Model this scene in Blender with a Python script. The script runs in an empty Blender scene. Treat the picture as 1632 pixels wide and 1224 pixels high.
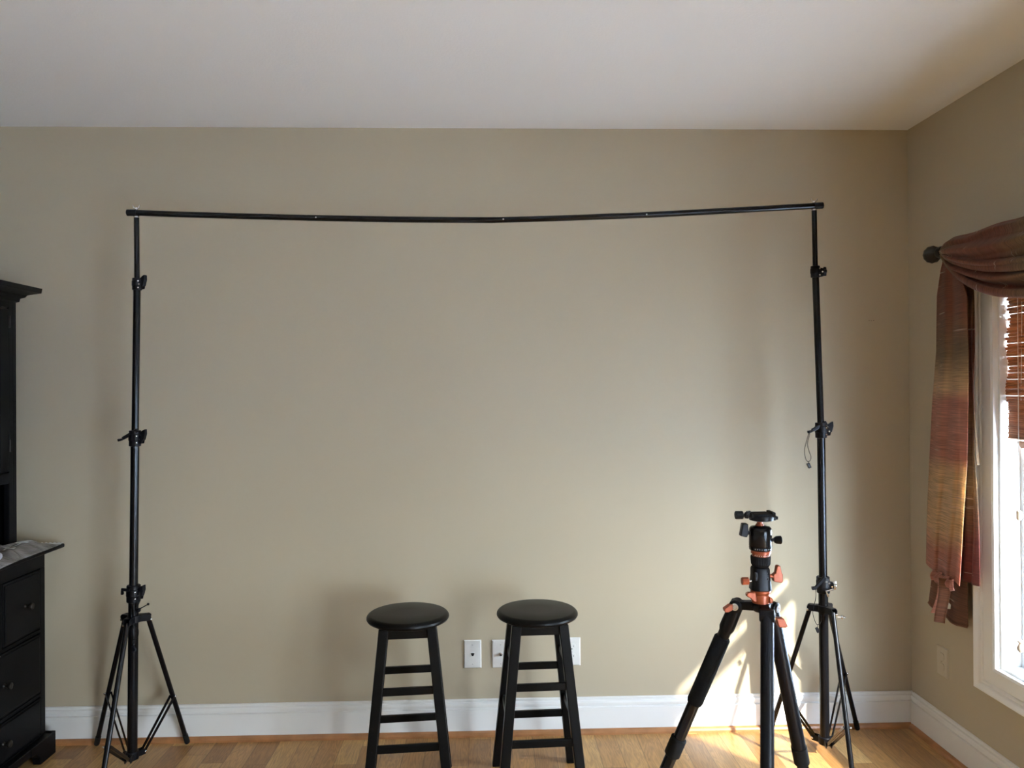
import bpy, bmesh, math, random
from mathutils import Vector, Matrix
random.seed(7)
C = bpy.context.scene.collection
V = Vector

# ------------------------------------------------------------------ camera
f_px = 1226.0
cam_d = bpy.data.cameras.new('camera')
cam_d.sensor_width = 36.0
cam_d.lens = f_px / 1632 * 36
cam_d.clip_start = 0.05
cam = bpy.data.objects.new('camera', cam_d)
C.objects.link(cam)
yaw = math.atan(38 / f_px); pit = math.atan(4 / f_px); roll = 0.0063
fwd = V((math.sin(yaw) * math.cos(pit), math.cos(yaw) * math.cos(pit), math.sin(pit)))
rgt = V((math.cos(yaw), -math.sin(yaw), 0)); upv = rgt.cross(fwd)
r2 = rgt * math.cos(roll) - upv * math.sin(roll)
u2 = upv * math.cos(roll) + rgt * math.sin(roll)
m = Matrix((r2, u2, -fwd)).transposed().to_4x4()
m.translation = V((0, 0, 1.397))
cam.matrix_world = m
bpy.context.scene.camera = cam

# ------------------------------------------------------------------ light and exposure
sc = bpy.context.scene
sc.view_settings.view_transform = 'Standard'
sc.view_settings.look = 'None'
sc.view_settings.gamma = 1.0
sc.view_settings.use_curve_mapping = False
sc.view_settings.exposure = 0.10
world = bpy.data.worlds.new('world'); sc.world = world
world.use_nodes = True
wn = world.node_tree; wn.nodes.clear()
wo = wn.nodes.new('ShaderNodeOutputWorld'); wb = wn.nodes.new('ShaderNodeBackground')
wt = wn.nodes.new('ShaderNodeTexCoord'); ws = wn.nodes.new('ShaderNodeSeparateXYZ')
wr = wn.nodes.new('ShaderNodeValToRGB')
wr.color_ramp.elements[0].position = 0.45; wr.color_ramp.elements[0].color = (.62, .72, .85, 1)
wr.color_ramp.elements[1].position = 1.0; wr.color_ramp.elements[1].color = (.42, .62, 1.0, 1)
e = wr.color_ramp.elements.new(0.55); e.color = (.80, .90, 1.0, 1)
mr = wn.nodes.new('ShaderNodeMapRange')
mr.inputs['From Min'].default_value = -1; mr.inputs['From Max'].default_value = 1
wn.links.new(wt.outputs['Generated'], ws.inputs[0]); wn.links.new(ws.outputs['Z'], mr.inputs['Value'])
wn.links.new(mr.outputs[0], wr.inputs[0]); wn.links.new(wr.outputs[0], wb.inputs['Color'])
wb.inputs['Strength'].default_value = 40.0
wn.links.new(wb.outputs[0], wo.inputs['Surface'])

sun_d = bpy.data.lights.new('sun', 'SUN'); sun_d.energy = 17.0; sun_d.angle = math.radians(1.2)
sun_d.color = (1.0, .93, .82)
sun = bpy.data.objects.new('sun', sun_d); C.objects.link(sun)
SUN = V((-.83, 1.0, -.83)).normalized()
sun.rotation_euler = SUN.to_track_quat('-Z', 'Y').to_euler()
sun.location = (4, -3, 4)

def portal(name, loc, size, direction):
    l = bpy.data.lights.new(name, 'AREA'); l.shape = 'RECTANGLE'
    l.size, l.size_y = size
    l.cycles.is_portal = True
    o = bpy.data.objects.new(name, l); C.objects.link(o)
    o.location = loc; o.rotation_euler = V(direction).to_track_quat('-Z', 'Z').to_euler()
    return o

# ------------------------------------------------------------------ helpers
def obj(name, bm, mat, parent=None, smooth=True, angle=40):
    me = bpy.data.meshes.new(name); bmesh.ops.recalc_face_normals(bm, faces=bm.faces)
    bm.to_mesh(me); bm.free()
    o = bpy.data.objects.new(name, me); C.objects.link(o)
    if mat: me.materials.append(mat)
    if smooth:
        for p in me.polygons: p.use_smooth = True
        try: me.set_sharp_from_angle(angle=math.radians(angle))
        except Exception: pass
    if parent: o.parent = parent
    return o

def empty(name, loc=(0, 0, 0)):
    o = bpy.data.objects.new(name, None); C.objects.link(o); o.location = loc
    o.empty_display_size = .1
    return o

def tag(o, label=None, cat=None, group=None, kind=None):
    if label: o['label'] = label
    if cat: o['category'] = cat
    if group: o['group'] = group
    if kind: o['kind'] = kind
    return o

def bev(o, w=.002, seg=2, angle=35):
    md = o.modifiers.new('bevel', 'BEVEL'); md.width = w; md.segments = seg
    md.limit_method = 'ANGLE'; md.angle_limit = math.radians(angle); return o

def box(bm, lo, hi, M=None):
    vs = []
    for x in (lo[0], hi[0]):
        for y in (lo[1], hi[1]):
            for z in (lo[2], hi[2]):
                p = V((x, y, z)); vs.append(bm.verts.new(M @ p if M else p))
    for f in ((0, 1, 3, 2), (4, 6, 7, 5), (0, 4, 5, 1), (2, 3, 7, 6), (0, 2, 6, 4), (1, 5, 7, 3)):
        bm.faces.new([vs[i] for i in f])
    return vs

def basis(d):
    d = V(d).normalized(); a = V((0, 0, 1)) if abs(d.z) < .95 else V((1, 0, 0))
    u = a.cross(d).normalized(); v = d.cross(u); return u, v

def ring(bm, c, u, v, r, n=16, r2=None):
    r2 = r if r2 is None else r2
    return [bm.verts.new(V(c) + u * r * math.cos(2 * math.pi * i / n) + v * r2 * math.sin(2 * math.pi * i / n)) for i in range(n)]

def bridge(bm, a, b):
    n = len(a)
    for i in range(n): bm.faces.new((a[i], a[(i + 1) % n], b[(i + 1) % n], b[i]))

def tube(bm, pts, r, n=16, cap=True):
    pts = [V(p) for p in pts]; rs = r if isinstance(r, (list, tuple)) else [r] * len(pts)
    prev = None; u = v = None
    for i, p in enumerate(pts):
        d = (pts[min(i + 1, len(pts) - 1)] - pts[max(i - 1, 0)])
        if d.length < 1e-9: d = V((0, 0, 1))
        d.normalize()
        if u is None: u, v = basis(d)
        else:
            u = (u - d * u.dot(d)).normalized(); v = d.cross(u)
        rg = ring(bm, p, u, v, rs[i], n)
        if prev: bridge(bm, prev, rg)
        elif cap: bm.faces.new(rg[::-1])
        prev = rg
    if cap: bm.faces.new(prev)

def lathe(bm, a, axis, prof, n=24):
    """prof: (distance along axis, radius)"""
    a = V(a); d = V(axis).normalized(); u, v = basis(d); prev = None
    for t, r in prof:
        rg = ring(bm, a + d * t, u, v, max(r, 1e-5), n)
        if prev: bridge(bm, prev, rg)
        else: bm.faces.new(rg[::-1])
        prev = rg
    bm.faces.new(prev)

def bar(bm, a, b, w, t, side=None, w2=None, t2=None):
    """rectangular bar from a to b; w across 'side', t across the other direction"""
    a, b = V(a), V(b); d = (b - a).normalized()
    s = V(side) if side else basis(d)[0]
    s = (s - d * s.dot(d)).normalized(); q = d.cross(s)
    w2 = w if w2 is None else w2; t2 = t if t2 is None else t2
    r = []
    for p, ww, tt in ((a, w, t), (b, w2, t2)):
        r.append([bm.verts.new(p + s * x * ww / 2 + q * y * tt / 2) for x, y in ((-1, -1), (1, -1), (1, 1), (-1, 1))])
    bm.faces.new(r[0][::-1]); bm.faces.new(r[1]); bridge(bm, r[0], r[1])

def prism(bm, poly, off, thick, M=None):
    """poly: list of 3D points; extruded by vector 'off'*thick"""
    off = V(off).normalized() * thick
    a = [V(p) - off / 2 for p in poly]; b = [V(p) + off / 2 for p in poly]
    if M: a = [M @ p for p in a]; b = [M @ p for p in b]
    A = [bm.verts.new(p) for p in a]; B = [bm.verts.new(p) for p in b]
    bm.faces.new(A[::-1]); bm.faces.new(B); bridge(bm, A, B)

def sphere(bm, c, r, sz=1.0, n=16):
    bmesh.ops.create_uvsphere(bm, u_segments=n, v_segments=max(6, n // 2), radius=r,
                              matrix=Matrix.Translation(V(c)) @ Matrix.Diagonal((1, 1, sz, 1)))

def grid(bm, fn, nu, nv):
    g = [[bm.verts.new(fn(i / nu, j / nv)) for j in range(nv + 1)] for i in range(nu + 1)]
    for i in range(nu):
        for j in range(nv): bm.faces.new((g[i][j], g[i + 1][j], g[i + 1][j + 1], g[i][j + 1]))

def interp(tab, t):
    if t <= tab[0][0]: return tab[0][1:]
    for a, b in zip(tab, tab[1:]):
        if t <= b[0]:
            k = (t - a[0]) / (b[0] - a[0]); k2 = k * k * (3 - 2 * k) if False else k
            return tuple(x + (y - x) * k2 for x, y in zip(a[1:], b[1:]))
    return tab[-1][1:]

# ------------------------------------------------------------------ materials
def mat(name, col, rough=.5, metal=0.0, spec=.5, coat=0.0, bump=None, noise=None):
    m = bpy.data.materials.new(name); m.use_nodes = True; nt = m.node_tree
    b = nt.nodes['Principled BSDF']
    b.inputs['Base Color'].default_value = (*col, 1); b.inputs['Roughness'].default_value = rough
    b.inputs['Metallic'].default_value = metal; b.inputs['Specular IOR Level'].default_value = spec
    b.inputs['Coat Weight'].default_value = coat
    tc = nt.nodes.new('ShaderNodeTexCoord')
    if noise:                      # (scale, amount): slow variation of the colour of the thing itself
        n = nt.nodes.new('ShaderNodeTexNoise'); n.inputs['Scale'].default_value = noise[0]; n.inputs['Detail'].default_value = 4
        nt.links.new(tc.outputs['Object'], n.inputs['Vector'])
        r = nt.nodes.new('ShaderNodeValToRGB')
        r.color_ramp.elements[0].position = .3; r.color_ramp.elements[1].position = .7
        r.color_ramp.elements[0].color = (*[c * (1 - noise[1]) for c in col], 1)
        r.color_ramp.elements[1].color = (*[min(1, c * (1 + noise[1])) for c in col], 1)
        nt.links.new(n.outputs['Fac'], r.inputs[0]); nt.links.new(r.outputs[0], b.inputs['Base Color'])
    if bump:                       # (scale, strength, distance)
        n2 = nt.nodes.new('ShaderNodeTexNoise'); n2.inputs['Scale'].default_value = bump[0]; n2.inputs['Detail'].default_value = 3
        nt.links.new(tc.outputs['Object'], n2.inputs['Vector'])
        bp = nt.nodes.new('ShaderNodeBump'); bp.inputs['Strength'].default_value = bump[1]; bp.inputs['Distance'].default_value = bump[2]
        nt.links.new(n2.outputs['Fac'], bp.inputs['Height']); nt.links.new(bp.outputs[0], b.inputs['Normal'])
    return m

M_wall = mat('wall_paint', (.460, .395, .286), .75, spec=.25, bump=(260, .12, .0006), noise=(1.3, .015))
M_ceil = mat('ceiling_paint', (.895, .91, .935), .85, spec=.2, bump=(160, .35, .0015))
M_trim = mat('trim_paint', (.80, .79, .76), .35, spec=.5, bump=(18, .01, .0008))
M_shoe = mat('shoe_moulding_wood', (.36, .155, .055), .4, noise=(14, .22))
M_black = mat('black_satin_metal', (.004, .004, .005), .22, spec=.25, noise=(40, .1))
M_blackp = mat('black_plastic', (.004, .004, .0055), .40, spec=.18, noise=(60, .1))
M_rubber = mat('black_rubber', (.007, .007, .007), .8, spec=.2, noise=(60, .15), bump=(300, .3, .0008))
M_foam = mat('black_foam', (.006, .006, .006), .9, spec=.15, bump=(500, .5, .001))
M_chrome = mat('chrome', (.75, .75, .76), .18, metal=1.0, noise=(50, .04))
M_stool = mat('black_lacquered_wood', (.003, .003, .003), .34, spec=.14, noise=(9, .15), bump=(50, .04, .0006))
M_cab = mat('black_painted_wood', (.003, .003, .0035), .42, spec=.10, noise=(8, .15), bump=(60, .06, .0008))
M_orange = mat('orange_anodised_metal', (.30, .062, .018), .36, metal=.35, noise=(60, .08))
M_plate = mat('white_plastic_plate', (.74, .73, .70), .35, noise=(40, .02))
M_plate_b = mat('almond_plastic_plate', (.50, .44, .33), .45, noise=(40, .02))
M_dark = mat('dark_slot', (.01, .01, .01), .7, noise=(40, .1))
M_iron = mat('dark_bronze_iron', (.02, .016, .013), .45, metal=.5, noise=(30, .3), bump=(80, .4, .002))
M_cord = mat('beige_cord', (.62, .58, .50), .8, noise=(200, .1))
M_tassel = mat('turned_wood_tassel', (.62, .47, .32), .5, noise=(60, .15))
M_vinyl = mat('white_vinyl_window', (.80, .81, .82), .3, noise=(20, .02))
M_ground = mat('pale_concrete', (.86, .87, .88), .9, noise=(3, .12), bump=(40, .4, .01))
M_tagw = mat('clear_white_tag', (.75, .76, .78), .3, noise=(80, .05))
M_paper = mat('white_printed_paper', (.72, .74, .86), .55, noise=(20, .05))
M_print = mat('pale_print', (.60, .60, .60), .5, noise=(50, .05))

def glass_mat():
    m = bpy.data.materials.new('window_glass'); m.use_nodes = True; nt = m.node_tree; nt.nodes.clear()
    o = nt.nodes.new('ShaderNodeOutputMaterial'); t = nt.nodes.new('ShaderNodeBsdfTransparent'); g = nt.nodes.new('ShaderNodeBsdfGlossy')
    g.inputs['Roughness'].default_value = .01; t.inputs['Color'].default_value = (.95, .97, .97, 1)
    fr = nt.nodes.new('ShaderNodeFresnel'); fr.inputs['IOR'].default_value = 1.45; mx = nt.nodes.new('ShaderNodeMixShader')
    ge = nt.nodes.new('ShaderNodeNewGeometry'); fb = nt.nodes.new('ShaderNodeMath'); fb.operation = 'SUBTRACT'; fb.inputs[0].default_value = 1
    fm = nt.nodes.new('ShaderNodeMath'); fm.operation = 'MULTIPLY'          # reflect on the entering face only
    nt.links.new(ge.outputs['Backfacing'], fb.inputs[1]); nt.links.new(fr.outputs[0], fm.inputs[0]); nt.links.new(fb.outputs[0], fm.inputs[1])
    nt.links.new(fm.outputs[0], mx.inputs[0]); nt.links.new(t.outputs[0], mx.inputs[1]); nt.links.new(g.outputs[0], mx.inputs[2])
    nt.links.new(mx.outputs[0], o.inputs['Surface']); return m
M_glass = glass_mat()

def film_mat():
    m = bpy.data.materials.new('clear_plastic_film'); m.use_nodes = True; nt = m.node_tree; b = nt.nodes['Principled BSDF']
    b.inputs['Base Color'].default_value = (.33, .31, .31, 1); b.inputs['Roughness'].default_value = .28
    b.inputs['Coat Weight'].default_value = .6; b.inputs['Coat Roughness'].default_value = .1
    tc = nt.nodes.new('ShaderNodeTexCoord'); n = nt.nodes.new('ShaderNodeTexNoise'); n.inputs['Scale'].default_value = 9; n.inputs['Detail'].default_value = 5
    n.inputs['Distortion'].default_value = 1.2
    nt.links.new(tc.outputs['Object'], n.inputs['Vector'])
    bp = nt.nodes.new('ShaderNodeBump'); bp.inputs['Strength'].default_value = 1.0; bp.inputs['Distance'].default_value = .03
    nt.links.new(n.outputs['Fac'], bp.inputs['Height']); nt.links.new(bp.outputs[0], b.inputs['Normal'])
    r = nt.nodes.new('ShaderNodeValToRGB'); r.color_ramp.elements[0].position = .35; r.color_ramp.elements[1].position = .7
    r.color_ramp.elements[0].color = (.055, .048, .045, 1); r.color_ramp.elements[1].color = (.27, .25, .255, 1)
    nt.links.new(n.outputs['Fac'], r.inputs[0]); nt.links.new(r.outputs[0], b.inputs['Base Color'])
    return m
M_film = film_mat()

def floor_mat():
    m = bpy.data.materials.new('oak_strip_floor'); m.use_nodes = True; nt = m.node_tree; L = nt.links; N = nt.nodes.new
    b = nt.nodes['Principled BSDF']
    tc = N('ShaderNodeTexCoord'); sp = N('ShaderNodeSeparateXYZ'); L.new(tc.outputs['Object'], sp.inputs[0])
    def math_(op, a, bb=None, c=None):
        n = N('ShaderNodeMath'); n.operation = op
        for i, q in enumerate((a, bb, c)):
            if q is None: continue
            if isinstance(q, (int, float)): n.inputs[i].default_value = q
            else: L.new(q, n.inputs[i])
        return n.outputs[0]
    W = .083
    xs = math_('DIVIDE', sp.outputs['X'], W); row = math_('FLOOR', xs); fx = math_('FRACT', xs)
    wn_ = N('ShaderNodeTexWhiteNoise'); wn_.noise_dimensions = '1D'; L.new(row, wn_.inputs['W'])
    off = math_('MULTIPLY', wn_.outputs['Value'], 7.3)
    ys = math_('DIVIDE', math_('ADD', sp.outputs['Y'], off), .85); col = math_('FLOOR', ys); fy = math_('FRACT', ys)
    cv = N('ShaderNodeCombineXYZ'); L.new(row, cv.inputs[0]); L.new(col, cv.inputs[1])
    w2 = N('ShaderNodeTexWhiteNoise'); w2.noise_dimensions = '2D'; L.new(cv.outputs[0], w2.inputs['Vector'])
    ramp = N('ShaderNodeValToRGB'); cr = ramp.color_ramp
    cr.elements[0].position = 0; cr.elements[0].color = (.30, .14, .042, 1)
    cr.elements[1].position = 1; cr.elements[1].color = (.62, .37, .135, 1)
    e = cr.elements.new(.35); e.color = (.42, .21, .065, 1)
    e = cr.elements.new(.7); e.color = (.50, .275, .095, 1)
    L.new(w2.outputs['Value'], ramp.inputs[0])
    # grain, stretched along the boards and shifted per board
    gx = math_('ADD', math_('MULTIPLY', sp.outputs['X'], 34), math_('MULTIPLY', w2.outputs['Value'], 37))
    gy = math_('ADD', math_('MULTIPLY', sp.outputs['Y'], 3.2), math_('MULTIPLY', w2.outputs['Value'], 19))
    gv = N('ShaderNodeCombineXYZ'); L.new(gx, gv.inputs[0]); L.new(gy, gv.inputs[1])
    wv = N('ShaderNodeTexNoise'); wv.inputs['Scale'].default_value = 1.0; wv.inputs['Detail'].default_value = 2.5; wv.inputs['Distortion'].default_value = .8
    L.new(gv.outputs[0], wv.inputs['Vector'])
    bands = math_('SINE', math_('MULTIPLY', wv.outputs['Fac'], 55))
    gr = N('ShaderNodeMapRange'); gr.inputs['From Min'].default_value = -1; gr.inputs['From Max'].default_value = 1
    gr.inputs['To Min'].default_value = .80; gr.inputs['To Max'].default_value = 1.08; L.new(bands, gr.inputs['Value'])
    fine = N('ShaderNodeTexNoise'); fine.inputs['Scale'].default_value = 6; fine.inputs['Detail'].default_value = 5; L.new(gv.outputs[0], fine.inputs['Vector'])
    fr = N('ShaderNodeMapRange'); fr.inputs['To Min'].default_value = .75; fr.inputs['To Max'].default_value = 1.22; L.new(fine.outputs['Fac'], fr.inputs['Value'])
    # knots
    kn = N('ShaderNodeTexVoronoi'); kn.inputs['Scale'].default_value = 1.0
    kx = N('ShaderNodeCombineXYZ'); L.new(math_('MULTIPLY', sp.outputs['X'], 7), kx.inputs[0]); L.new(math_('MULTIPLY', sp.outputs['Y'], 4), kx.inputs[1]); L.new(kx.outputs[0], kn.inputs['Vector'])
    kr = N('ShaderNodeMapRange'); kr.inputs['From Min'].default_value = .02; kr.inputs['From Max'].default_value = .10; kr.inputs['To Min'].default_value = .45; kr.inputs['To Max'].default_value = 1
    L.new(kn.outputs['Distance'], kr.inputs['Value'])
    # seams
    ex = math_('MINIMUM', fx, math_('SUBTRACT', 1, fx)); ey = math_('MULTIPLY', math_('MINIMUM', fy, math_('SUBTRACT', 1, fy)), .85 / W)
    ed = math_('MINIMUM', ex, ey)
    sr = N('ShaderNodeMapRange'); sr.inputs['From Min'].default_value = .008; sr.inputs['From Max'].default_value = .022; sr.inputs['To Min'].default_value = .55; sr.inputs['To Max'].default_value = 1
    L.new(ed, sr.inputs['Value'])
    k = math_('MULTIPLY', math_('MULTIPLY', gr.outputs[0], fr.outputs[0]), math_('MULTIPLY', sr.outputs[0], kr.outputs[0]))
    mx = N('ShaderNodeMix'); mx.data_type = 'RGBA'; mx.blend_type = 'MULTIPLY'; mx.inputs['Factor'].default_value = 1
    L.new(ramp.outputs[0], mx.inputs['A']); L.new(k, mx.inputs['B'])
    L.new(mx.outputs['Result'], b.inputs['Base Color'])
    b.inputs['Roughness'].default_value = .33; b.inputs['Specular IOR Level'].default_value = .45
    bp = N('ShaderNodeBump'); bp.inputs['Strength'].default_value = .25; bp.inputs['Distance'].default_value = .001
    L.new(sr.outputs[0], bp.inputs['Height']); L.new(bp.outputs[0], b.inputs['Normal'])
    return m
M_floor = floor_mat()

def fabric_mat(name, axis, stops, along):
    """dupioni scarf: colour bands along one axis, slub threads, a little light through the cloth"""
    m = bpy.data.materials.new(name); m.use_nodes = True; nt = m.node_tree; L = nt.links; N = nt.nodes.new
    b = nt.nodes['Principled BSDF']; out = nt.nodes['Material Output']
    tc = N('ShaderNodeTexCoord'); sp = N('ShaderNodeSeparateXYZ'); L.new(tc.outputs['Object'], sp.inputs[0])
    mr_ = N('ShaderNodeMapRange'); mr_.inputs['From Min'].default_value = along[0]; mr_.inputs['From Max'].default_value = along[1]
    wob = N('ShaderNodeTexNoise'); wob.inputs['Scale'].default_value = 5; L.new(tc.outputs['Object'], wob.inputs['Vector'])
    ad = N('ShaderNodeMath'); ad.operation = 'MULTIPLY_ADD'; L.new(wob.outputs['Fac'], ad.inputs[0]); ad.inputs[1].default_value = .05; L.new(sp.outputs[axis], ad.inputs[2])
    L.new(ad.outputs[0], mr_.inputs['Value'])
    r = N('ShaderNodeValToRGB'); L.new(mr_.outputs[0], r.inputs[0])
    r.color_ramp.elements[0].position = stops[0][0]; r.color_ramp.elements[0].color = (*stops[0][1], 1)
    r.color_ramp.elements[1].position = stops[-1][0]; r.color_ramp.elements[1].color = (*stops[-1][1], 1)
    for p, c in stops[1:-1]:
        e = r.color_ramp.elements.new(p); e.color = (*c, 1)
    mp = N('ShaderNodeMapping')
    mp.inputs['Scale'].default_value = (9, 9, 420) if axis == 'Z' else (9, 420, 9)
    L.new(tc.outputs['Object'], mp.inputs[0])
    th = N('ShaderNodeTexNoise'); th.inputs['Scale'].default_value = 1; th.inputs['Detail'].default_value = 3; L.new(mp.outputs[0], th.inputs['Vector'])
    tr = N('ShaderNodeMapRange'); tr.inputs['From Min'].default_value = .3; tr.inputs['From Max'].default_value = .7
    tr.inputs['To Min'].default_value = .62; tr.inputs['To Max'].default_value = 1.3; L.new(th.outputs['Fac'], tr.inputs['Value'])
    mx = N('ShaderNodeMix'); mx.data_type = 'RGBA'; mx.blend_type = 'MULTIPLY'; mx.inputs['Factor'].default_value = 1
    L.new(r.outputs[0], mx.inputs['A']); L.new(tr.outputs[0], mx.inputs['B'])
    # rare pale slubs
    mp2 = N('ShaderNodeMapping'); mp2.inputs['Scale'].default_value = (7, 7, 170) if axis == 'Z' else (16, 150, 16); L.new(tc.outputs['Object'], mp2.inputs[0])
    sl = N('ShaderNodeTexNoise'); sl.inputs['Scale'].default_value = 1; sl.inputs['Detail'].default_value = 0; L.new(mp2.outputs[0], sl.inputs['Vector'])
    sr = N('ShaderNodeMapRange'); sr.inputs['From Min'].default_value = .79; sr.inputs['From Max'].default_value = .82; L.new(sl.outputs['Fac'], sr.inputs['Value'])
    m2 = N('ShaderNodeMix'); m2.data_type = 'RGBA'; L.new(sr.outputs[0], m2.inputs['Factor']); L.new(mx.outputs['Result'], m2.inputs['A']); m2.inputs['B'].default_value = (.62, .42, .30, 1)
    L.new(m2.outputs['Result'], b.inputs['Base Color']); b.inputs['Roughness'].default_value = .55
    b.inputs['Sheen Weight'].default_value = .2
    bp = N('ShaderNodeBump'); bp.inputs['Strength'].default_value = .4; bp.inputs['Distance'].default_value = .001
    L.new(th.outputs['Fac'], bp.inputs['Height']); L.new(bp.outputs[0], b.inputs['Normal'])
    tl = N('ShaderNodeBsdfTranslucent'); L.new(m2.outputs['Result'], tl.inputs['Color'])
    ms = N('ShaderNodeMixShader'); ms.inputs[0].default_value = .5
    L.new(b.outputs[0], ms.inputs[1]); L.new(tl.outputs[0], ms.inputs[2]); L.new(ms.outputs[0], out.inputs['Surface'])
    return m
RUST = (.25, .075, .038); OL = (.26, .155, .07); TAN = (.72, .48, .25); ROSE = (.56, .24, .16); WINE = (.17, .032, .02)
M_tail = fabric_mat('scarf_tail_fabric', 'Z', [(0, ROSE), (.12, ROSE), (.19, TAN), (.37, TAN), (.42, ROSE), (.58, ROSE), (.62, TAN), (.72, OL), (.85, RUST), (1, RUST)], (.66 - 1.87, 1.86 - 1.87))
M_tail2 = fabric_mat('scarf_lining_fabric', 'Z', [(0, WINE), (.18, WINE), (.34, OL), (.52, OL), (.62, RUST), (.78, RUST), (.86, OL), (1, WINE)], (.66 - 1.87, 1.86 - 1.87))
M_tail3 = fabric_mat('scarf_hem_fabric', 'Z', [(0, (.20, .07, .035)), (.5, (.24, .09, .04)), (1, (.2, .06, .03))], (.5 - 1.87, .95 - 1.87))
M_swag = fabric_mat('scarf_swag_fabric', 'Y', [(0, RUST), (.25, OL), (.42, RUST), (.6, OL), (.72, RUST), (.9, RUST), (1, OL)], (1.5 - 2.14, 2.72 - 2.14))

def bamboo_mat():
    m = bpy.data.materials.new('bamboo_reed'); m.use_nodes = True; nt = m.node_tree; L = nt.links; N = nt.nodes.new
    b = nt.nodes['Principled BSDF']; out = nt.nodes['Material Output']
    tc = N('ShaderNodeTexCoord'); mp = N('ShaderNodeMapping'); mp.inputs['Scale'].default_value = (10, 6, 90); L.new(tc.outputs['Object'], mp.inputs[0])
    n = N('ShaderNodeTexNoise'); n.inputs['Scale'].default_value = 1; n.inputs['Detail'].default_value = 3; L.new(mp.outputs[0], n.inputs['Vector'])
    r = N('ShaderNodeValToRGB'); r.color_ramp.elements[0].position = .3; r.color_ramp.elements[0].color = (.20, .075, .03, 1)
    r.color_ramp.elements[1].position = .7; r.color_ramp.elements[1].color = (.46, .22, .10, 1)
    L.new(n.outputs['Fac'], r.inputs[0]); L.new(r.outputs[0], b.inputs['Base Color']); b.inputs['Roughness'].default_value = .45
    tl = N('ShaderNodeBsdfTranslucent'); L.new(r.outputs[0], tl.inputs['Color']); ms = N('ShaderNodeMixShader'); ms.inputs[0].default_value = .3
    L.new(b.outputs[0], ms.inputs[1]); L.new(tl.outputs[0], ms.inputs[2]); L.new(ms.outputs[0], out.inputs['Surface'])
    return m
M_bamboo = bamboo_mat()

# ------------------------------------------------------------------ room shell
XL, XR, YB, YF, H, TH = -2.17, 1.728, 3.105, -4.6, 2.44, .16
S = lambda o: tag(o, kind='structure')
bm = bmesh.new(); box(bm, (XL - TH, YF - TH, -.12), (XR + TH, YB + TH, 0)); S(obj('floor', bm, M_floor, smooth=False))
bm = bmesh.new(); box(bm, (XL - TH, YF - TH, H), (XR + TH, YB + TH, H + .15)); S(obj('ceiling', bm, M_ceil, smooth=False))
bm = bmesh.new(); box(bm, (XL - TH, YB, 0), (XR + TH, YB + TH, H)); wall_back = S(obj('wall_back', bm, M_wall, smooth=False))
for x in (1.562, 1.571, 1.581):
    bm = bmesh.new(); lathe(bm, (x, YB - .0006, 1.658 + random.uniform(-.001, .001)), (0, 1, 0), [(0, .0014), (.0006, .0014)], 8)
    obj('nail_hole', bm, M_dark, wall_back)
bm = bmesh.new(); box(bm, (XL - TH, YF, 0), (XL, YB, H)); S(obj('wall_left', bm, M_wall, smooth=False))

def holes_wall(name, to_world, u0, u1, holes):
    """wall in (u, w, z), w 0..TH outward, with rectangular openings (ua, ub, za, zb)"""
    bm = bmesh.new()
    us = sorted({u0, u1, *[h[0] for h in holes], *[h[1] for h in holes]})
    for a, b in zip(us, us[1:]):
        hs = [h for h in holes if h[0] <= a + 1e-6 and h[1] >= b - 1e-6]
        segs = [(0, H)]
        if hs: segs = [(0, hs[0][2]), (hs[0][3], H)]
        for z0, z1 in segs:
            if z1 - z0 < 1e-4: continue
            vs = box(bm, (a, 0, z0), (b, TH, z1))
            for v in vs: v.co = to_world(v.co)
    bmesh.ops.remove_doubles(bm, verts=bm.verts, dist=1e-5)
    return S(obj(name, bm, M_wall, smooth=False))

right_w = lambda p: V((XR + p[1], p[0], p[2]))
rear_w = lambda p: V((p[0], YF - p[1], p[2]))
W1 = (1.72, 2.565, .425, 1.80)
W2 = (-1.8, .2, .06, 1.32)
holes_wall('wall_right', right_w, YF, YB, [W2, W1])
holes_wall('wall_rear', rear_w, XL, XR, [])

def frame_boxes(bm, tw, rect, w0, w1, inner, outer):
    """rectangular frame: from 'inner' offset to 'outer' offset outside rect"""
    ua, ub, za, zb = rect
    for lo, hi in (((ua - outer, w0, za - outer), (ua - inner, w1, zb + outer)), ((ub + inner, w0, za - outer), (ub + outer, w1, zb + outer)),
                   ((ua - inner, w0, za - outer), (ub + inner, w1, za - inner)), ((ua - inner, w0, zb + inner), (ub + inner, w1, zb + outer))):
        for v in box(bm, lo, hi): v.co = tw(v.co)

def mitre_frame(bm, tw, rect, prof):
    """casing: profile [(offset outward from the opening, w)] swept round the opening with mitred corners"""
    ua, ub, za, zb = rect
    loops = []
    for o, w in prof:
        loops.append([bm.verts.new(tw(V(p))) for p in ((ua - o, w, za - o), (ub + o, w, za - o), (ub + o, w, zb + o), (ua - o, w, zb + o))])
    for a, b in zip(loops, loops[1:] + loops[:1]): bridge(bm, a, b)

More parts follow.
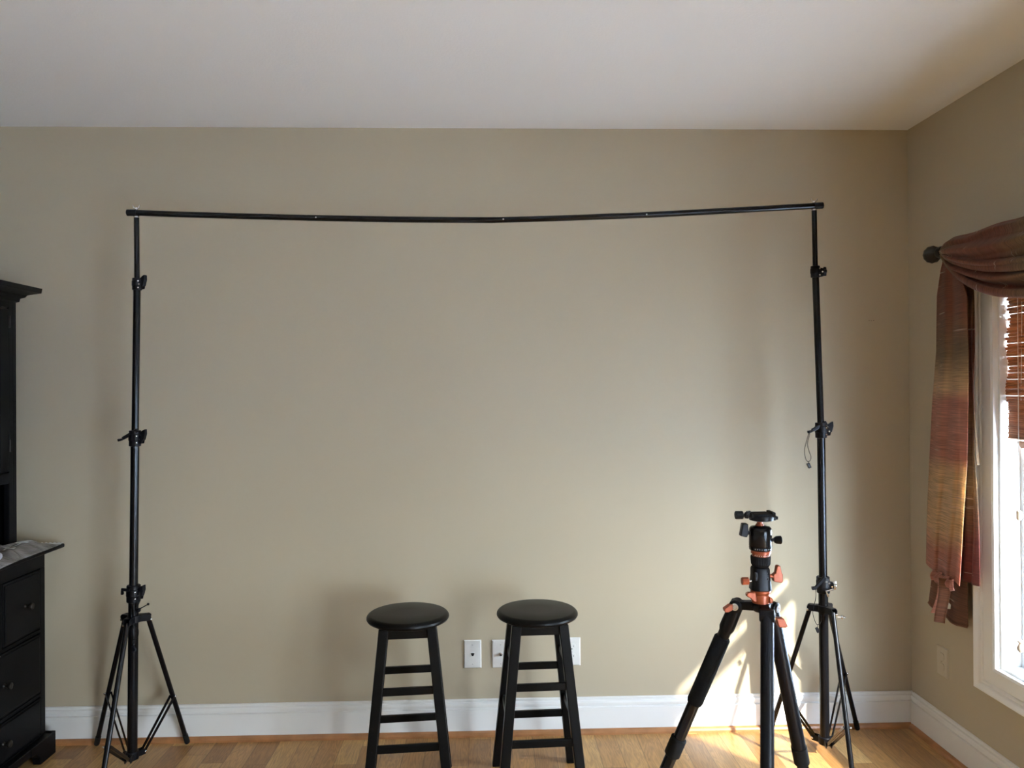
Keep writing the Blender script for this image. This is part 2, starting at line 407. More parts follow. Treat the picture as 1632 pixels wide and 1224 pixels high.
def window(name, tw, rect):
    root = S(empty(name, tw(V(((rect[0] + rect[1]) / 2, .05, rect[2])))))
    def add(n, bm, mt, b=None, par=root):
        inv = Matrix.Translation(-root.location)
        bmesh.ops.transform(bm, matrix=inv, verts=bm.verts)
        o = obj(n, bm, mt, par, smooth=False)
        if b: bev(o, b)
        return o
    bm = bmesh.new()
    mitre_frame(bm, tw, rect, [(-.003, .004), (-.003, -.014), (.006, -.017), (.05, -.019), (.054, -.015), (.058, -.02), (.064, -.021), (.067, -.017), (.072, -.024), (.084, -.030), (.090, -.030), (.092, -.002), (.092, .0), (.0, .0)])
    add('casing', bm, M_trim)
    bm = bmesh.new(); frame_boxes(bm, tw, rect, .004, TH, -.012, 0.0); add('jamb', bm, M_trim)
    ua, ub, za, zb = rect
    mid = (za + zb) / 2 + .04
    # fixed side tracks and stops
    bm = bmesh.new(); frame_boxes(bm, tw, (ua + .012, ub - .012, za + .012, zb - .012), .072, .082, -.012, 0); frame_boxes(bm, tw, (ua + .012, ub - .012, za + .012, zb - .012), .105, .112, -.01, 0)
    add('track', bm, M_vinyl, .001)
    for z0, z1, w0 in ((za + .02, mid + .02, .082), (mid - .02, zb - .012, .113)):
        r = (ua + .062, ub - .062, z0 + .05, z1 - .04)
        bm = bmesh.new(); frame_boxes(bm, tw, r, w0, w0 + .022, 0, .042)
        frame_boxes(bm, tw, r, w0 + .004, w0 + .018, -.008, 0)
        s = add('sash', bm, M_vinyl, .0015)
        bm = bmesh.new()
        for v in box(bm, (r[0], w0 + .010, r[2]), (r[1], w0 + .014, r[3])): v.co = tw(v.co)
        add('glass', bm, M_glass, None, s)
    return root
window('window_1', right_w, W1)
window('added_window', right_w, W2)  # unseen window out of view, added and sized to bring in more daylight
for i, (w, tw, d) in enumerate(((W1, right_w, (-1, 0, 0)), (W2, right_w, (-1, 0, 0)))):
    c = tw(V(((w[0] + w[1]) / 2, TH + .02, (w[2] + w[3]) / 2)))
    portal('window_daylight', c, (w[1] - w[0], w[3] - w[2]), d)

# outdoors
bm = bmesh.new(); box(bm, (-25, -25, -.5), (25, 25, -.4)); tag(obj('ground', bm, M_ground, smooth=False), kind='structure')

# baseboards and shoe moulding
BB = [(0, 0), (.016, 0), (.016, .103), (.0085, .105), (.0085, .108), (.0125, .111), (.0135, .120), (.012, .127), (.006, .130), (.006, .133), (.009, .135), (.009, .139), (.006, .141), (0, .141)]
SH = [(.0, 0), (.017, 0), (.0165, .008), (.012, .015), (.004, .019), (0, .019)]
def sweep(name, prof, a, b, nrm, mt, base=0.0):
    a, b, n = V(a), V(b), V(nrm); bm = bmesh.new()
    A = [bm.verts.new(a + n * (p[0] + base) + V((0, 0, p[1]))) for p in prof]
    B = [bm.verts.new(b + n * (p[0] + base) + V((0, 0, p[1]))) for p in prof]
    bm.faces.new(A); bm.faces.new(B[::-1]); bridge(bm, A, B)
    return S(obj(name, bm, mt, smooth=False))
sweep('baseboard_back', BB, (XL, YB, 0), (XR, YB, 0), (0, -1, 0), M_trim)
sweep('baseboard_right', BB, (XR, YF, 0), (XR, YB - .016, 0), (-1, 0, 0), M_trim)
sweep('baseboard_left', BB, (XL, YF, 0), (XL, YB - .016, 0), (1, 0, 0), M_trim)
sweep('trim_1', SH, (XL + .016, YB, 0), (XR - .016, YB, 0), (0, -1, 0), M_shoe, .016)
sweep('trim_2', SH, (XR, YF, 0), (XR, YB - .033, 0), (-1, 0, 0), M_shoe, .016)
sweep('trim_3', SH, (XL, YF, 0), (XL, YB - .033, 0), (1, 0, 0), M_shoe, .016)

# ------------------------------------------------------------------ wall plates
def plate_bm(wd, hg):
    """plate in local x (width), z (height), y=0 on the wall, -y to the room"""
    bm = bmesh.new(); w, h = wd / 2, hg / 2; prev = None
    for o, y in ((0, 0), (0, -.0018), (.0035, -.0058), (.012, -.0062)):
        l = [bm.verts.new((x, y, z)) for x, z in ((-w + o, -h + o), (w - o, -h + o), (w - o, h - o), (-w + o, h - o))]
        if prev: bridge(bm, prev, l)
        else: bm.faces.new(l)
        prev = l
    bm.faces.new(prev); return bm
def screws(root, zs, mt):
    for z in zs:
        bm = bmesh.new(); lathe(bm, (0, -.006, z), (0, -1, 0), [(0, .0034), (.0008, .0032), (.0013, .002)], 14); s = obj('screw', bm, mt, root)
        bm = bmesh.new(); box(bm, (-.0028, -.0078, z - .0004), (.0028, -.0072, z + .0004)); obj('slot', bm, M_dark, s, smooth=False)
def plate(name, loc, rz, label, cat, kind, mt=M_plate, wd=.070, hg=.1125, group=None):
    root = empty(name, loc); root.rotation_euler = (0, 0, rz); tag(root, label, cat, group)
    obj('cover', plate_bm(wd, hg), mt, root, smooth=False)
    if kind == 'jack':
        screws(root, (.038, -.038), mt)
        bm = bmesh.new(); prism(bm, [(-.0062, 0, .005), (.0062, 0, .005), (.0062, 0, 0), (.0025, 0, -.007), (-.0025, 0, -.007), (-.0062, 0, 0)], (0, 1, 0), .0012, Matrix.Translation((0, -.0066, 0))); obj('jack', bm, M_dark, root, smooth=False)
        bm = bmesh.new(); mitre_frame(bm, lambda p: V((p[0], -.0062 - p[1], p[2])), (-.0075, .0075, -.009, .0065), [(0, 0), (0, .0012), (.0015, .0012), (.002, 0)]); obj('jack_frame', bm, mt, root, smooth=False)
    if kind == 'coax':
        screws(root, (.038, -.038), mt)
        bm = bmesh.new(); lathe(bm, (0, -.006, 0), (0, -1, 0), [(0, .0075), (.003, .0075), (.003, .0048), (.011, .0048), (.011, .0036)], 6); obj('coax_nut', bm, M_chrome, root)
        bm = bmesh.new(); lathe(bm, (0, -.0172, 0), (0, -1, 0), [(0, .003), (.0004, .003)], 10); obj('coax_hole', bm, M_dark, root)
    if kind == 'outlet':
        screws(root, (0,), mt)
        for s in (1, -1):
            zc = .0195 * s
            pts = [(.017 * math.cos(a), 0, zc + max(-.0135, min(.0135, .017 * math.sin(a)))) for a in [2 * math.pi * i / 28 for i in range(28)]]
            bm = bmesh.new(); prism(bm, pts, (0, 1, 0), .0022, Matrix.Translation((0, -.0066, 0)))
            r = obj('receptacle', bm, mt, root, smooth=False); bev(r, .0005)
            if mt is M_plate_b: continue        # the receptacles of the beige one are capped
            bm = bmesh.new()
            box(bm, (-.0075, -.0082, zc - .001), (-.0058, -.0076, zc + .0075)); box(bm, (.0058, -.0082, zc), (.0075, -.0076, zc + .0068))
            lathe(bm, (0, -.0076, zc - .007), (0, -1, 0), [(0, .0024), (.0006, .0024)], 10)
            obj('slots', bm, M_dark, r, smooth=False)
    return root
plate('phone_jack_plate', (-.069, YB, .3215), 0, 'white phone jack wall plate just right of the left stool', 'wall plate', 'jack')
plate('cable_jack_plate', (.044, YB, .3205), 0, 'white cable jack wall plate half hidden behind the right stool', 'wall plate', 'coax')
plate('power_outlet', (.331, YB, .325), 0, 'white duplex power outlet on the back wall, partly behind the right stool', 'outlet', 'outlet')
plate('power_outlet', (XR, 2.884, .3385), -math.pi / 2, 'beige capped power outlet low on the right wall below the hanging scarf', 'outlet', 'outlet', M_plate_b, .070, .1125)

# ------------------------------------------------------------------ black hutch cabinet, far end near the back wall, front facing the room
def hutch():
    root = empty('hutch_cabinet', (-1.93, 2.35, 0)); tag(root, 'black painted hutch cabinet with drawers and a tall upper section at the left edge', 'cabinet')
    inv = Matrix.Translation(-root.location)
    def add(n, bm, mt=M_cab, par=root, b=None, smooth=False, label=None):
        bmesh.ops.transform(bm, matrix=inv, verts=bm.verts); o = obj(n, bm, mt, par, smooth=smooth)
        if b: bev(o, b)
        if label: o['label'] = label
        return o
    xb, xf, y1, y0 = -2.145, -1.70, 3.0, 1.70
    bm = bmesh.new(); box(bm, (xb, y0, .07), (xf - .012, y1, .787)); box(bm, (xf - .012, y0, .72), (xf, y1, .787)); box(bm, (xf - .012, y0, .07), (xf, y1, .09))
    for z in (.478, .236): box(bm, (xf - .012, y0 + .03, z), (xf, y1 - .03, z + .012))
    box(bm, (xf - .012, y1 - .03, .09), (xf, y1, .72)); box(bm, (xf - .012, y0, .09), (xf, y0 + .03, .72))
    box(bm, (xf - .012, 2.725, .49), (xf, 2.740, .72)); box(bm, (xf - .012, 1.96, .49), (xf, 1.975, .72))
    add('base_body', bm, b=.0015)
    # base moulding with bracket feet
    bm = bmesh.new()
    for ya, yb, s in ((y1 + .02, y1 - .14, 1), (y0 - .02, y0 + .14, -1)):
        pts = [(0, ya, 0), (0, ya, .085), (0, ya - s * .16, .085), (0, ya - s * .16, .055), (0, ya - s * .13, .05), (0, ya - s * .105, .028), (0, ya - s * .10, 0)]
        prism(bm, pts, (1, 0, 0), .03, Matrix.Translation((xf + .013, 0, 0)))
        box(bm, (xf - .10, min(ya, ya - s * .03), 0), (xf + .026, max(ya, ya - s * .03), .085))
        box(bm, (xb, min(ya, ya - s * .03), 0), (xb + .10, max(ya, ya - s * .03), .085))
    box(bm, (xf - .004, y0 + .13, .055), (xf + .026, y1 - .13, .085)); box(bm, (xb, y1 - .002, .055), (xf + .026, y1 + .02, .085)); box(bm, (xb, y0 - .02, .055), (xf, y0 + .002, .085))
    add('base_moulding', bm, b=.003)
    # worktop with moulded edge
    bm = bmesh.new(); box(bm, (xb, y0 - .03, .787), (xf + .06, y1 + .03, .802)); box(bm, (xb, y0 - .012, .776), (xf + .025, y1 + .012, .788))
    add('worktop', bm, b=.004)
    def knob(par, y, z, x=xf):
        bm = bmesh.new(); lathe(bm, (x + .004, y, z), (1, 0, 0), [(0, .009), (.003, .008), (.006, .005), (.014, .0055), (.018, .0105), (.022, .0125), (.027, .0115), (.030, .006)], 20)
        add('knob', bm, M_iron, par, smooth=True)
    def drawer(ya, yb, za, zb, knobs):
        bm = bmesh.new(); box(bm, (xf - .008, ya + .004, za + .004), (xf + .001, yb - .004, zb - .004)); box(bm, (xf, ya + .012, za + .012), (xf + .005, yb - .012, zb - .012))
        d = add('drawer', bm, b=.0025)
        for y in knobs: knob(d, y, (za + zb) / 2)
    drawer(2.740, 2.970, .49, .72, (2.868,)); drawer(1.975, 2.725, .49, .72, (2.14, 2.56)); drawer(1.73, 1.96, .49, .72, (1.845,))
    drawer(1.73, 2.97, .248, .478, (1.96, 2.741)); drawer(1.73, 2.97, .09, .236, (1.96, 2.736))
    # upper section
    hx, h1, h0 = -1.765, 2.935, 1.765
    bm = bmesh.new()
    box(bm, (xb, h1 - .02, .802), (hx, h1, 1.735)); box(bm, (xb, h0, .802), (hx, h0 + .02, 1.735))
    box(bm, (xb, h0 + .02, .802), (xb + .012, h1 - .02, 1.735)); box(bm, (xb + .012, h0 + .02, 1.07), (hx - .02, h1 - .02, 1.09)); box(bm, (xb + .012, h0 + .02, 1.71), (hx - .02, h1 - .02, 1.735))
    box(bm, (hx - .02, h1 - .045, .802), (hx, h1 - .02, 1.735)); box(bm, (hx - .02, h0 + .02, .802), (hx, h0 + .045, 1.735))
    box(bm, (hx - .02, h0 + .045, 1.052), (hx, h1 - .045, 1.09)); box(bm, (hx - .02, h0 + .045, 1.70), (hx, h1 - .045, 1.735))
    add('upper_body', bm, b=.0015)
    n = 3; wdt = (h1 - h0 - .09) / n
    for i in range(n):
        ya = h0 + .045 + i * wdt; yb = ya + wdt
        bm = bmesh.new(); box(bm, (hx - .016, ya + .002, 1.092), (hx - .004, yb - .002, 1.698))
        frame_boxes(bm, lambda p: V((hx - .016 + p[1], p[0], p[2])), (ya + .055, yb - .055, 1.148, 1.642), .01, .018, 0, .052)
        d = add('door', bm, b=.002)
        if i == n - 1:
            for z in (1.19, 1.648):
                bm = bmesh.new(); tube(bm, [(hx + .004, yb - .001, z - .022), (hx + .004, yb - .001, z + .022)], .0035, 10); add('hinge', bm, M_iron, d, smooth=True, label='small dark metal hinge')
        knob(d, ya + .03 if i else yb - .03, 1.35, hx - .004)
    # cornice: stepped profile mitred on three sides
    bm = bmesh.new(); prev = None
    for o, z in ((.0, 1.722), (.008, 1.726), (.010, 1.738), (.022, 1.744), (.026, 1.752), (.042, 1.758), (.060, 1.764), (.062, 1.782), (.0, 1.784)):
        l = [bm.verts.new(p) for p in ((xb, h0 - o, z), (hx + o, h0 - o, z), (hx + o, h1 + o, z), (xb, h1 + o, z))]
        if prev: bridge(bm, prev, l)
        else: bm.faces.new(l)
        prev = l
    bm.faces.new(prev); add('cornice', bm)
hutch()

# plastic packet on the worktop
def packet():
    root = empty('plastic_packet', (-1.79, 2.80, .803)); tag(root, 'clear plastic packet of printed material lying on the black cabinet worktop', 'packet')
    inv = Matrix.Translation(-root.location)
    def edge_x(v): return -1.638 + .035 * max(0.0, 1 - v) ** 1.5 + .003 * math.sin(v * 9)
    def height(u, v):
        e = min(1, min(u, 1 - u) * 9) * min(1, min(v, 1 - v) * 14); e = math.sin(max(0, e) * math.pi / 2)
        h = .023 + .006 * math.sin(u * 7 + v * 4) + .004 * math.sin(v * 23 + u * 9) + .0025 * math.sin(u * 41 + v * 13) + .002 * math.sin(u * 17 - v * 37)
        return .8045 + h * e
    def ymax(x):             # inside the niche the packet stops short of the side post
        k = max(0, min(1, (x + 1.760) / .02)); return 2.880 + .115 * k * k * (3 - 2 * k)
    def surf(x, y):
        v = (y - 2.42) / (ymax(x) - 2.42); return height((x + 2.10) / (edge_x(v) + 2.10), v)
    def fn(u, v):
        x = -2.10 + (edge_x(v) + 2.10) * u
        return V((x, 2.42 + (ymax(x) - 2.42) * v, height(u, v)))
    bm = bmesh.new(); grid(bm, fn, 110, 80)
    bmesh.ops.transform(bm, matrix=inv, verts=bm.verts); o = obj('wrapper', bm, M_film, root, angle=80)
    md = o.modifiers.new('t', 'SOLIDIFY'); md.thickness = .0008; md.offset = 1
    # heat-sealed end strip of the wrapper
    def strip(u, v):
        x = -1.738 + (edge_x(1) + 1.738) * u; return V((x, 2.992 + .022 * v, .806 + .004 * math.sin(u * 40) * v * .5 + .002 * v))
    bm = bmesh.new(); grid(bm, strip, 20, 3); bmesh.ops.transform(bm, matrix=inv, verts=bm.verts); o = obj('sealed_edge', bm, M_print, root, angle=80)
    md = o.modifiers.new('t', 'SOLIDIFY'); md.thickness = .0008; md.offset = 1; o['label'] = 'pale sealed edge'
    def lay(uv, nu, nv, name, mt, lab):      # a thin sheet that follows the packet's surface
        bm = bmesh.new()
        def f(u, v):
            x, y = uv(u, v); return V((x, y, surf(x, y) + .0012))
        grid(bm, f, nu, nv); bmesh.ops.remove_doubles(bm, verts=bm.verts, dist=1e-6); bmesh.ops.transform(bm, matrix=inv, verts=bm.verts)
        o = obj(name, bm, mt, root, angle=80); md = o.modifiers.new('t', 'SOLIDIFY'); md.thickness = .0008; md.offset = 1; o['label'] = lab
    lay(lambda u, v: (-1.700 + .058 * u * math.cos(6.2832 * v), 2.600 + .11 * u * math.sin(6.2832 * v)), 8, 40, 'paper_insert', M_paper, 'white oval paper insert')
    for i, (y, sl, ln, wd) in enumerate(((2.80, .0, .045, .012), (2.825, .1, .045, .010), (2.85, -.1, .035, .010), (2.88, .0, .045, .012), (2.905, .1, .03, .010), (2.935, .0, .04, .012))):
        lay(lambda u, v, y=y, sl=sl, ln=ln, wd=wd: (-1.752 + .012 + ln * u, y + sl * u + wd * v), 10, 2, 'print', M_print, 'pale printed lettering')
packet()

# ------------------------------------------------------------------ bar stools
def stool_proto():
    root = empty('bar_stool', (0, 0, 0))
    bm = bmesh.new(); R = .1435
    lathe(bm, (0, 0, .585), (0, 0, 1), [(0, R - .022), (0, R - .010), (.004, R - .003), (.010, R), (.016, R - .001), (.020, R - .004), (.023, R - .008), (.0245, R - .012), (.0252, R - .015), (.0252, .05), (.0252, .01)], 64)
    obj('seat', bm, M_stool, root, angle=20)
    tx, ty, bx, by = .080, .080, .138, .138      # leg centres at z=.583 and z=0
    def at(sx, sy, z):
        k = 1 - z / .583; return V((sx * (tx + (bx - tx) * k), sy * (ty + (by - ty) * k), z))
    bm = bmesh.new(); t = .018
    for sx, sy, dx, dy in ((0, 1, 1, 0), (0, -1, 1, 0), (1, 0, 0, 1), (-1, 0, 0, 1)):
        c = V((sx * tx, sy * ty, .565)); h = V((dx, dy, 0)) * .082 + V((abs(sx), abs(sy), 0)) * t / 2
        box(bm, c - h - V((0, 0, .019)), c + h + V((0, 0, .02)))
    bev(obj('apron', bm, M_stool, root, smooth=False), .0015)
    for sx in (-1, 1):
        for sy in (-1, 1):
            bm = bmesh.new(); a, b = at(sx, sy, .583), at(sx, sy, 0)
            for s in (0,):
                # leg cut level with the floor
                A = [bm.verts.new(a + V((x * .0165, y * .0165, 0))) for x, y in ((-1, -1), (1, -1), (1, 1), (-1, 1))]
                B = [bm.verts.new(b + V((x * .0165, y * .0165, 0))) for x, y in ((-1, -1), (1, -1), (1, 1), (-1, 1))]
                bm.faces.new(A); bm.faces.new(B[::-1]); bridge(bm, A, B)
            lg = bev(obj('leg', bm, M_stool, root, smooth=False), .003)
            for z, ax in ((.568, 'y'), (.445, 'x'), (.375, 'y'), (.262, 'x'), (.192, 'y')):
                p = at(sx, sy, z); d = V((0, sy, 0)) if ax == 'y' else V((sx, 0, 0))
                if ax == 'y' and z != .568 and z != .192: continue
                bm = bmesh.new(); lathe(bm, p + d * .0135, d, [(0, .0042), (.002, .004), (.0032, .002)], 12)
                o = obj('screw', bm, M_blackp, lg); 
    for sy in (-1, 1):
        for z in (.375, .192):
            bm = bmesh.new(); bar(bm, at(-1, sy, z) + V((.012, 0, 0)), at(1, sy, z) - V((.012, 0, 0)), .014, .026, (0, 1, 0))
            bev(obj('rung', bm, M_stool, root, smooth=False), .003)
    for sx in (-1, 1):
        for z in (.445, .262):
            bm = bmesh.new(); bar(bm, at(sx, -1, z) + V((0, .012, 0)), at(sx, 1, z) - V((0, .012, 0)), .014, .026, (1, 0, 0))
            bev(obj('rung', bm, M_stool, root, smooth=False), .003)
    return root
def dup(o, parent=None):
    c = o.copy(); C.objects.link(c)
    if parent: c.parent = parent
    for ch in list(o.children): dup(ch, c)
    return c
st = stool_proto(); st.location = (-.285, 2.70, 0); st.rotation_euler = (0, 0, .085)
tag(st, 'black round-seat bar stool, the left one, its wall plate side clear', 'stool', 'black bar stools')
st2 = dup(st); st2.location = (.168, 2.715, 0); st2.rotation_euler = (0, 0, .05)
st['label'] = 'left black wooden bar stool, standing left of the phone jack plate'
st2['label'] = 'right black wooden bar stool, standing in front of the half hidden wall plates'

# ------------------------------------------------------------------ backdrop stands
def rivet(par, inv, p, d, r=.0045):
    bm = bmesh.new(); lathe(bm, V(p), d, [(-.004, r), (.002, r), (.0035, r * .7), (.004, r * .2)], 12)
    bmesh.ops.transform(bm, matrix=inv, verts=bm.verts); o = obj('rivet', bm, M_chrome, par); o['label'] = 'silver rivet'

def backdrop_stand(base, brk, joints, top, leg_tops, feet, strut_t, label, knob_dirs, style, radii=(.0175, .0150, .0125, .0095)):
    root = empty('backdrop_stand', (base[0], base[1], 0)); tag(root, label, 'backdrop stand', 'backdrop stands')
    inv = Matrix.Translation(-root.location)
    def add(n, bm, mt=M_black, par=root, smooth=True, b=None):
        bmesh.ops.transform(bm, matrix=inv, verts=bm.verts); o = obj(n, bm, mt, par, smooth=smooth)
        if b: bev(o, b)
        return o
    base, brk, top = V(base), V(brk), V(top); J = [V(j) for j in joints]
    # telescoping column, bottom to top
    for n, a, b, r in (('lower_pole', base, J[0], radii[0]), ('lower_middle_pole', J[0], J[1], radii[1]), ('upper_middle_pole', J[1], J[2], radii[2]), ('upper_pole', J[2], top - V((0, 0, .014)), radii[3])):
        bm = bmesh.new(); d = (b - a).normalized(); tube(bm, [a - d * .01, b + d * .004], r, 24); add(n, bm)
    # spigot and wing nut on the top
    bm = bmesh.new(); lathe(bm, top - V((0, 0, .0185)), (0, 0, 1), [(0, .0100), (.005, .0100), (.0055, .0045), (.010, .0035), (.038, .0035)], 16); s = add('spigot', bm, M_chrome); s['label'] = 'silver threaded spigot'
    bm = bmesh.new(); z = top.z + .0178
    lathe(bm, (top.x, top.y, z - .006), (0, 0, 1), [(0, .006), (.004, .006), (.006, .0045)], 12)
    for sx in (-1, 1): prism(bm, [(top.x + sx * .003, top.y, z - .004), (top.x + sx * .010, top.y, z + .008), (top.x + sx * .014, top.y, z + .012), (top.x + sx * .011, top.y, z - .001)], (0, 1, 0), .005)
    w = add('wing_nut', bm, M_chrome, smooth=False, b=.0006); w['label'] = 'silver wing nut'
    # collars
    for i, (j, r) in enumerate(zip(J, radii)):
        bm = bmesh.new(); ax = (top - base).normalized(); hh = (.062, .058, .044)[i]; R = r + (.0065, .006, .0045)[i]
        lathe(bm, j - ax * hh * .6, ax, [(0, R - .002), (.002, R), (hh * .35, R), (hh * .37, R + .0015), (hh * .75, R + .0015), (hh * .78, R), (hh * .97, R), (hh, R - .002)], 24)
        kd = V(knob_dirs[i]).normalized(); sd = kd.cross(ax).normalized()
        # clamp ears
        for s in (-1, 1):
            c = j - ax * hh * .15 + sd * s * .0065
            prism(bm, [c + kd * (R - .004) - ax * .018, c + kd * (R + .011) - ax * .016, c + kd * (R + .014) + ax * .0, c + kd * (R + .011) + ax * .014, c + kd * (R - .004) + ax * .017], sd, .004)
        col = add('locking_collar', bm, M_blackp, b=.0008)
        kc = j - ax * hh * .15 + kd * (R + .006)
        bm = bmesh.new(); tube(bm, [kc - sd * .014, kc + sd * .014], .003, 12); b_ = add('bolt', bm, M_chrome, col); b_['label'] = 'silver clamp bolt'
        for q in (-.012, .012):
            rivet(col, inv, j - ax * (hh * .15 + q) + V((kd.x * .6 + .1, -1, 0)).normalized() * (R + .001), V((kd.x * .6 + .1, -1, 0)).normalized(), .0032)
        if style[i] == 'knob' or style[i] == 'chromeknob':
            mt = M_blackp if style[i] == 'knob' else M_chrome
            bm = bmesh.new(); p0 = j - ax * hh * .1 + kd * R
            lathe(bm, p0, kd, [(0, .0035), (.008, .0035), (.009, .006), (.012, .0075)], 12)
            k = p0 + kd * .017
            pts = []
            for a in range(24):
                an = 2 * math.pi * a / 24; rr = .0125 + .0028 * math.cos(an * 4); pts.append(k + ax * rr * math.cos(an) * 1.15 + sd * rr * math.sin(an))
            prism(bm, pts, kd, .010)
            kn = add('clamp_knob', bm, mt, col, smooth=False, b=.0015)
            if mt is M_chrome: kn['label'] = 'chrome clamp knob'
        else:      # flip lever
            bm = bmesh.new(); c = j + ax * .004 + kd * (R + .004)
            pts = [c + ax * .010 - kd * .004, c + kd * .010 + ax * .020, c + kd * .018 + ax * .024, c + kd * .019 + ax * .006, c + kd * .013 - ax * .016, c + kd * .008 - ax * .018, c + kd * .007 - ax * .002]
            prism(bm, pts, sd, .016); add('lever', bm, M_blackp, col, smooth=False, b=.002)
    # handle block on the middle collar with a cord
    for i, side in knob_side.items():
        j = J[i]; s = V(side).normalized()
        bm = bmesh.new(); a = j + V((0, 0, .016)) - V((0, .012, 0)); e = a + s * .040 - V((0, 0, .022 if i else .028))
        bar(bm, a - s * .016 + V((0, 0, .008)), e, .013, .016, (0, 1, 0), .010, .012); add('handle', bm, M_blackp, smooth=False, b=.003)
        bm = bmesh.new(); bar(bm, e - s * .002 + V((0, 0, -.002)), e + s * .016 - V((0, 0, .006)), .009, .008, (0, 1, 0), .012, .010); add('handle_tip', bm, M_blackp, smooth=False, b=.002)
    # leg bracket
    bm = bmesh.new(); n = 30; ctr = (brk + V((0, 0, 0)))
    lathe(bm, brk - V((0, 0, .013)), (0, 0, 1), [(0, radii[0] + .006), (.024, radii[0] + .006), (.026, radii[0] + .004)], 24)
    for lt in leg_tops:
        d = V(lt) - brk; d.z = 0; L_ = d.length; d.normalize(); sd = d.cross(V((0, 0, 1)))
        for s in (-1, 1):
            c = brk + sd * s * .0115
            prism(bm, [c + d * .012 - V((0, 0, .012)), c + d * (L_ + .008) - V((0, 0, .012)), c + d * (L_ + .009) + V((0, 0, .006)), c + d * (L_ + .002) + V((0, 0, .012)), c + d * .012 + V((0, 0, .013))], sd, .003)
        box(bm, (-.0, -.0115, .010), (.01, .0115, .0125), Matrix.Translation(brk) @ Matrix(((d.x, sd.x, 0, 0), (d.y, sd.y, 0, 0), (0, 0, 1, 0), (0, 0, 0, 1))) @ Matrix.Translation((.014, 0, 0)) @ Matrix.Diagonal((L_ * 75, 1, 1, 1)))
    add('leg_bracket', bm, M_blackp, b=.001)
    bb = V((base.x, base.y, base.z))
    bm = bmesh.new(); lathe(bm, bb - V((0, 0, .012)), (0, 0, 1), [(0, radii[0] + .001), (.002, radii[0] + .005), (.028, radii[0] + .005), (.030, radii[0] + .003)], 24)
    ends = []
    for lt, ft in zip(leg_tops, feet):
        d = V(ft) - bb; d.z = 0; d.normalize(); sd = d.cross(V((0, 0, 1)))
        for s in (-1, 1):
            c = bb + sd * s * .010 + V((0, 0, .002))
            prism(bm, [c + d * .012 - V((0, 0, .010)), c + d * .046 - V((0, 0, .010)), c + d * .050 + V((0, 0, .001)), c + d * .044 + V((0, 0, .011)), c + d * .012 + V((0, 0, .012))], sd, .003)
        ends.append(bb + d * .042 + V((0, 0, .002)))
    add('base_bracket', bm, M_blackp, b=.001)
    for k, (lt, ft, en) in enumerate(zip(leg_tops, feet, ends)):
        lt, ft = V(lt), V(ft); d = (ft - lt).normalized()
        bm = bmesh.new(); tube(bm, [lt - d * .006, ft - d * .03], .0088, 20); lg = add('leg', bm)
        bm = bmesh.new(); lathe(bm, ft - d * .045, d, [(0, .0092), (.001, .0102), (.036, .0102), (.040, .0085)], 20); add('foot_cap', bm, M_rubber, lg)
        h = V((d.x, d.y, 0)).normalized(); sd = h.cross(V((0, 0, 1)))
        face = sd if sd.y < 0 else -sd
        rivet(lg, inv, lt + face * .013, face); 
        t = strut_t[k]; mp = lt + (ft - lt) * t
        bm = bmesh.new()
        for s in (-1, 1): bar(bm, mp + sd * s * .0105, en + sd * s * .0075, .0025, .011, sd)
        add('strut', bm, M_black, smooth=False)
        rivet(lg, inv, mp + face * .013, face); rivet(root, inv, en + face * .012, face)
    return root, add

knob_side = {}
knob_side = {1: (-1, 0, 0)}
ls, ls_add = backdrop_stand((-1.314, 2.87, .05), (-1.303, 2.865, .556), [(-1.302, 2.86, .655), (-1.294, 2.86, 1.222), (-1.284, 2.86, 1.785)], (-1.285, 2.86, 2.0425),
    [(-1.258, 2.882, .548), (-1.345, 2.885, .548), (-1.305, 2.815, .546)], [(-1.186, 3.060, .004), (-1.540, 3.062, .004), (-1.2835, 2.55, .004)], (.60, .57, .66),
    'left black backdrop stand with tripod legs, beside the dark cabinet', [(1, -.3, 0), (1, -.2, 0), (1, -.4, 0)], ('lever', 'lever', 'lever'))
rs, rs_add = backdrop_stand((1.268, 2.885, .045), (1.266, 2.88, .548), [(1.264, 2.88, .645), (1.258, 2.875, 1.230), (1.239, 2.87, 1.828)], (1.232, 2.86, 2.0705),
    [(1.222, 2.905, .541), (1.300, 2.915, .541), (1.281, 2.835, .539)], [(1.122, 3.060, .004), (1.480, 3.060, .004), (1.2445, 2.60, .004)], (.66, .52, .66),
    'right black backdrop stand with tripod legs, behind the camera tripod', [(1, -.3, 0), (1, -.2, 0), (1, -.2, 0)], ('chromeknob', 'lever', 'knob'))

# cords that hang from the stands
def cord(add, pts, name='safety_cord'):
    bm = bmesh.new(); tube(bm, pts, .0011, 8); c = add(name, bm, M_rubber); c['label'] = 'thin black cord'
    return c
def toggle(add, c, p):
    bm = bmesh.new(); p = V(p); bar(bm, p + V((-.004, 0, .008)), p + V((.004, 0, -.010)), .011, .009, (1, 0, .3)); add('cord_end', bm, M_blackp, c, smooth=False, b=.0015)
def smooth_path(pts, n=8):
    P = [V(p) for p in pts]; out = []
    for i in range(len(P) - 1):
        p0, p1, p2, p3 = P[max(i - 1, 0)], P[i], P[i + 1], P[min(i + 2, len(P) - 1)]
        for k in range(n):
            t = k / n; out.append(.5 * ((2 * p1) + (p2 - p0) * t + (2 * p0 - 5 * p1 + 4 * p2 - p3) * t * t + (3 * p1 - p0 - 3 * p2 + p3) * t ** 3))
    out.append(P[-1]); return out
yb_ = 2.856
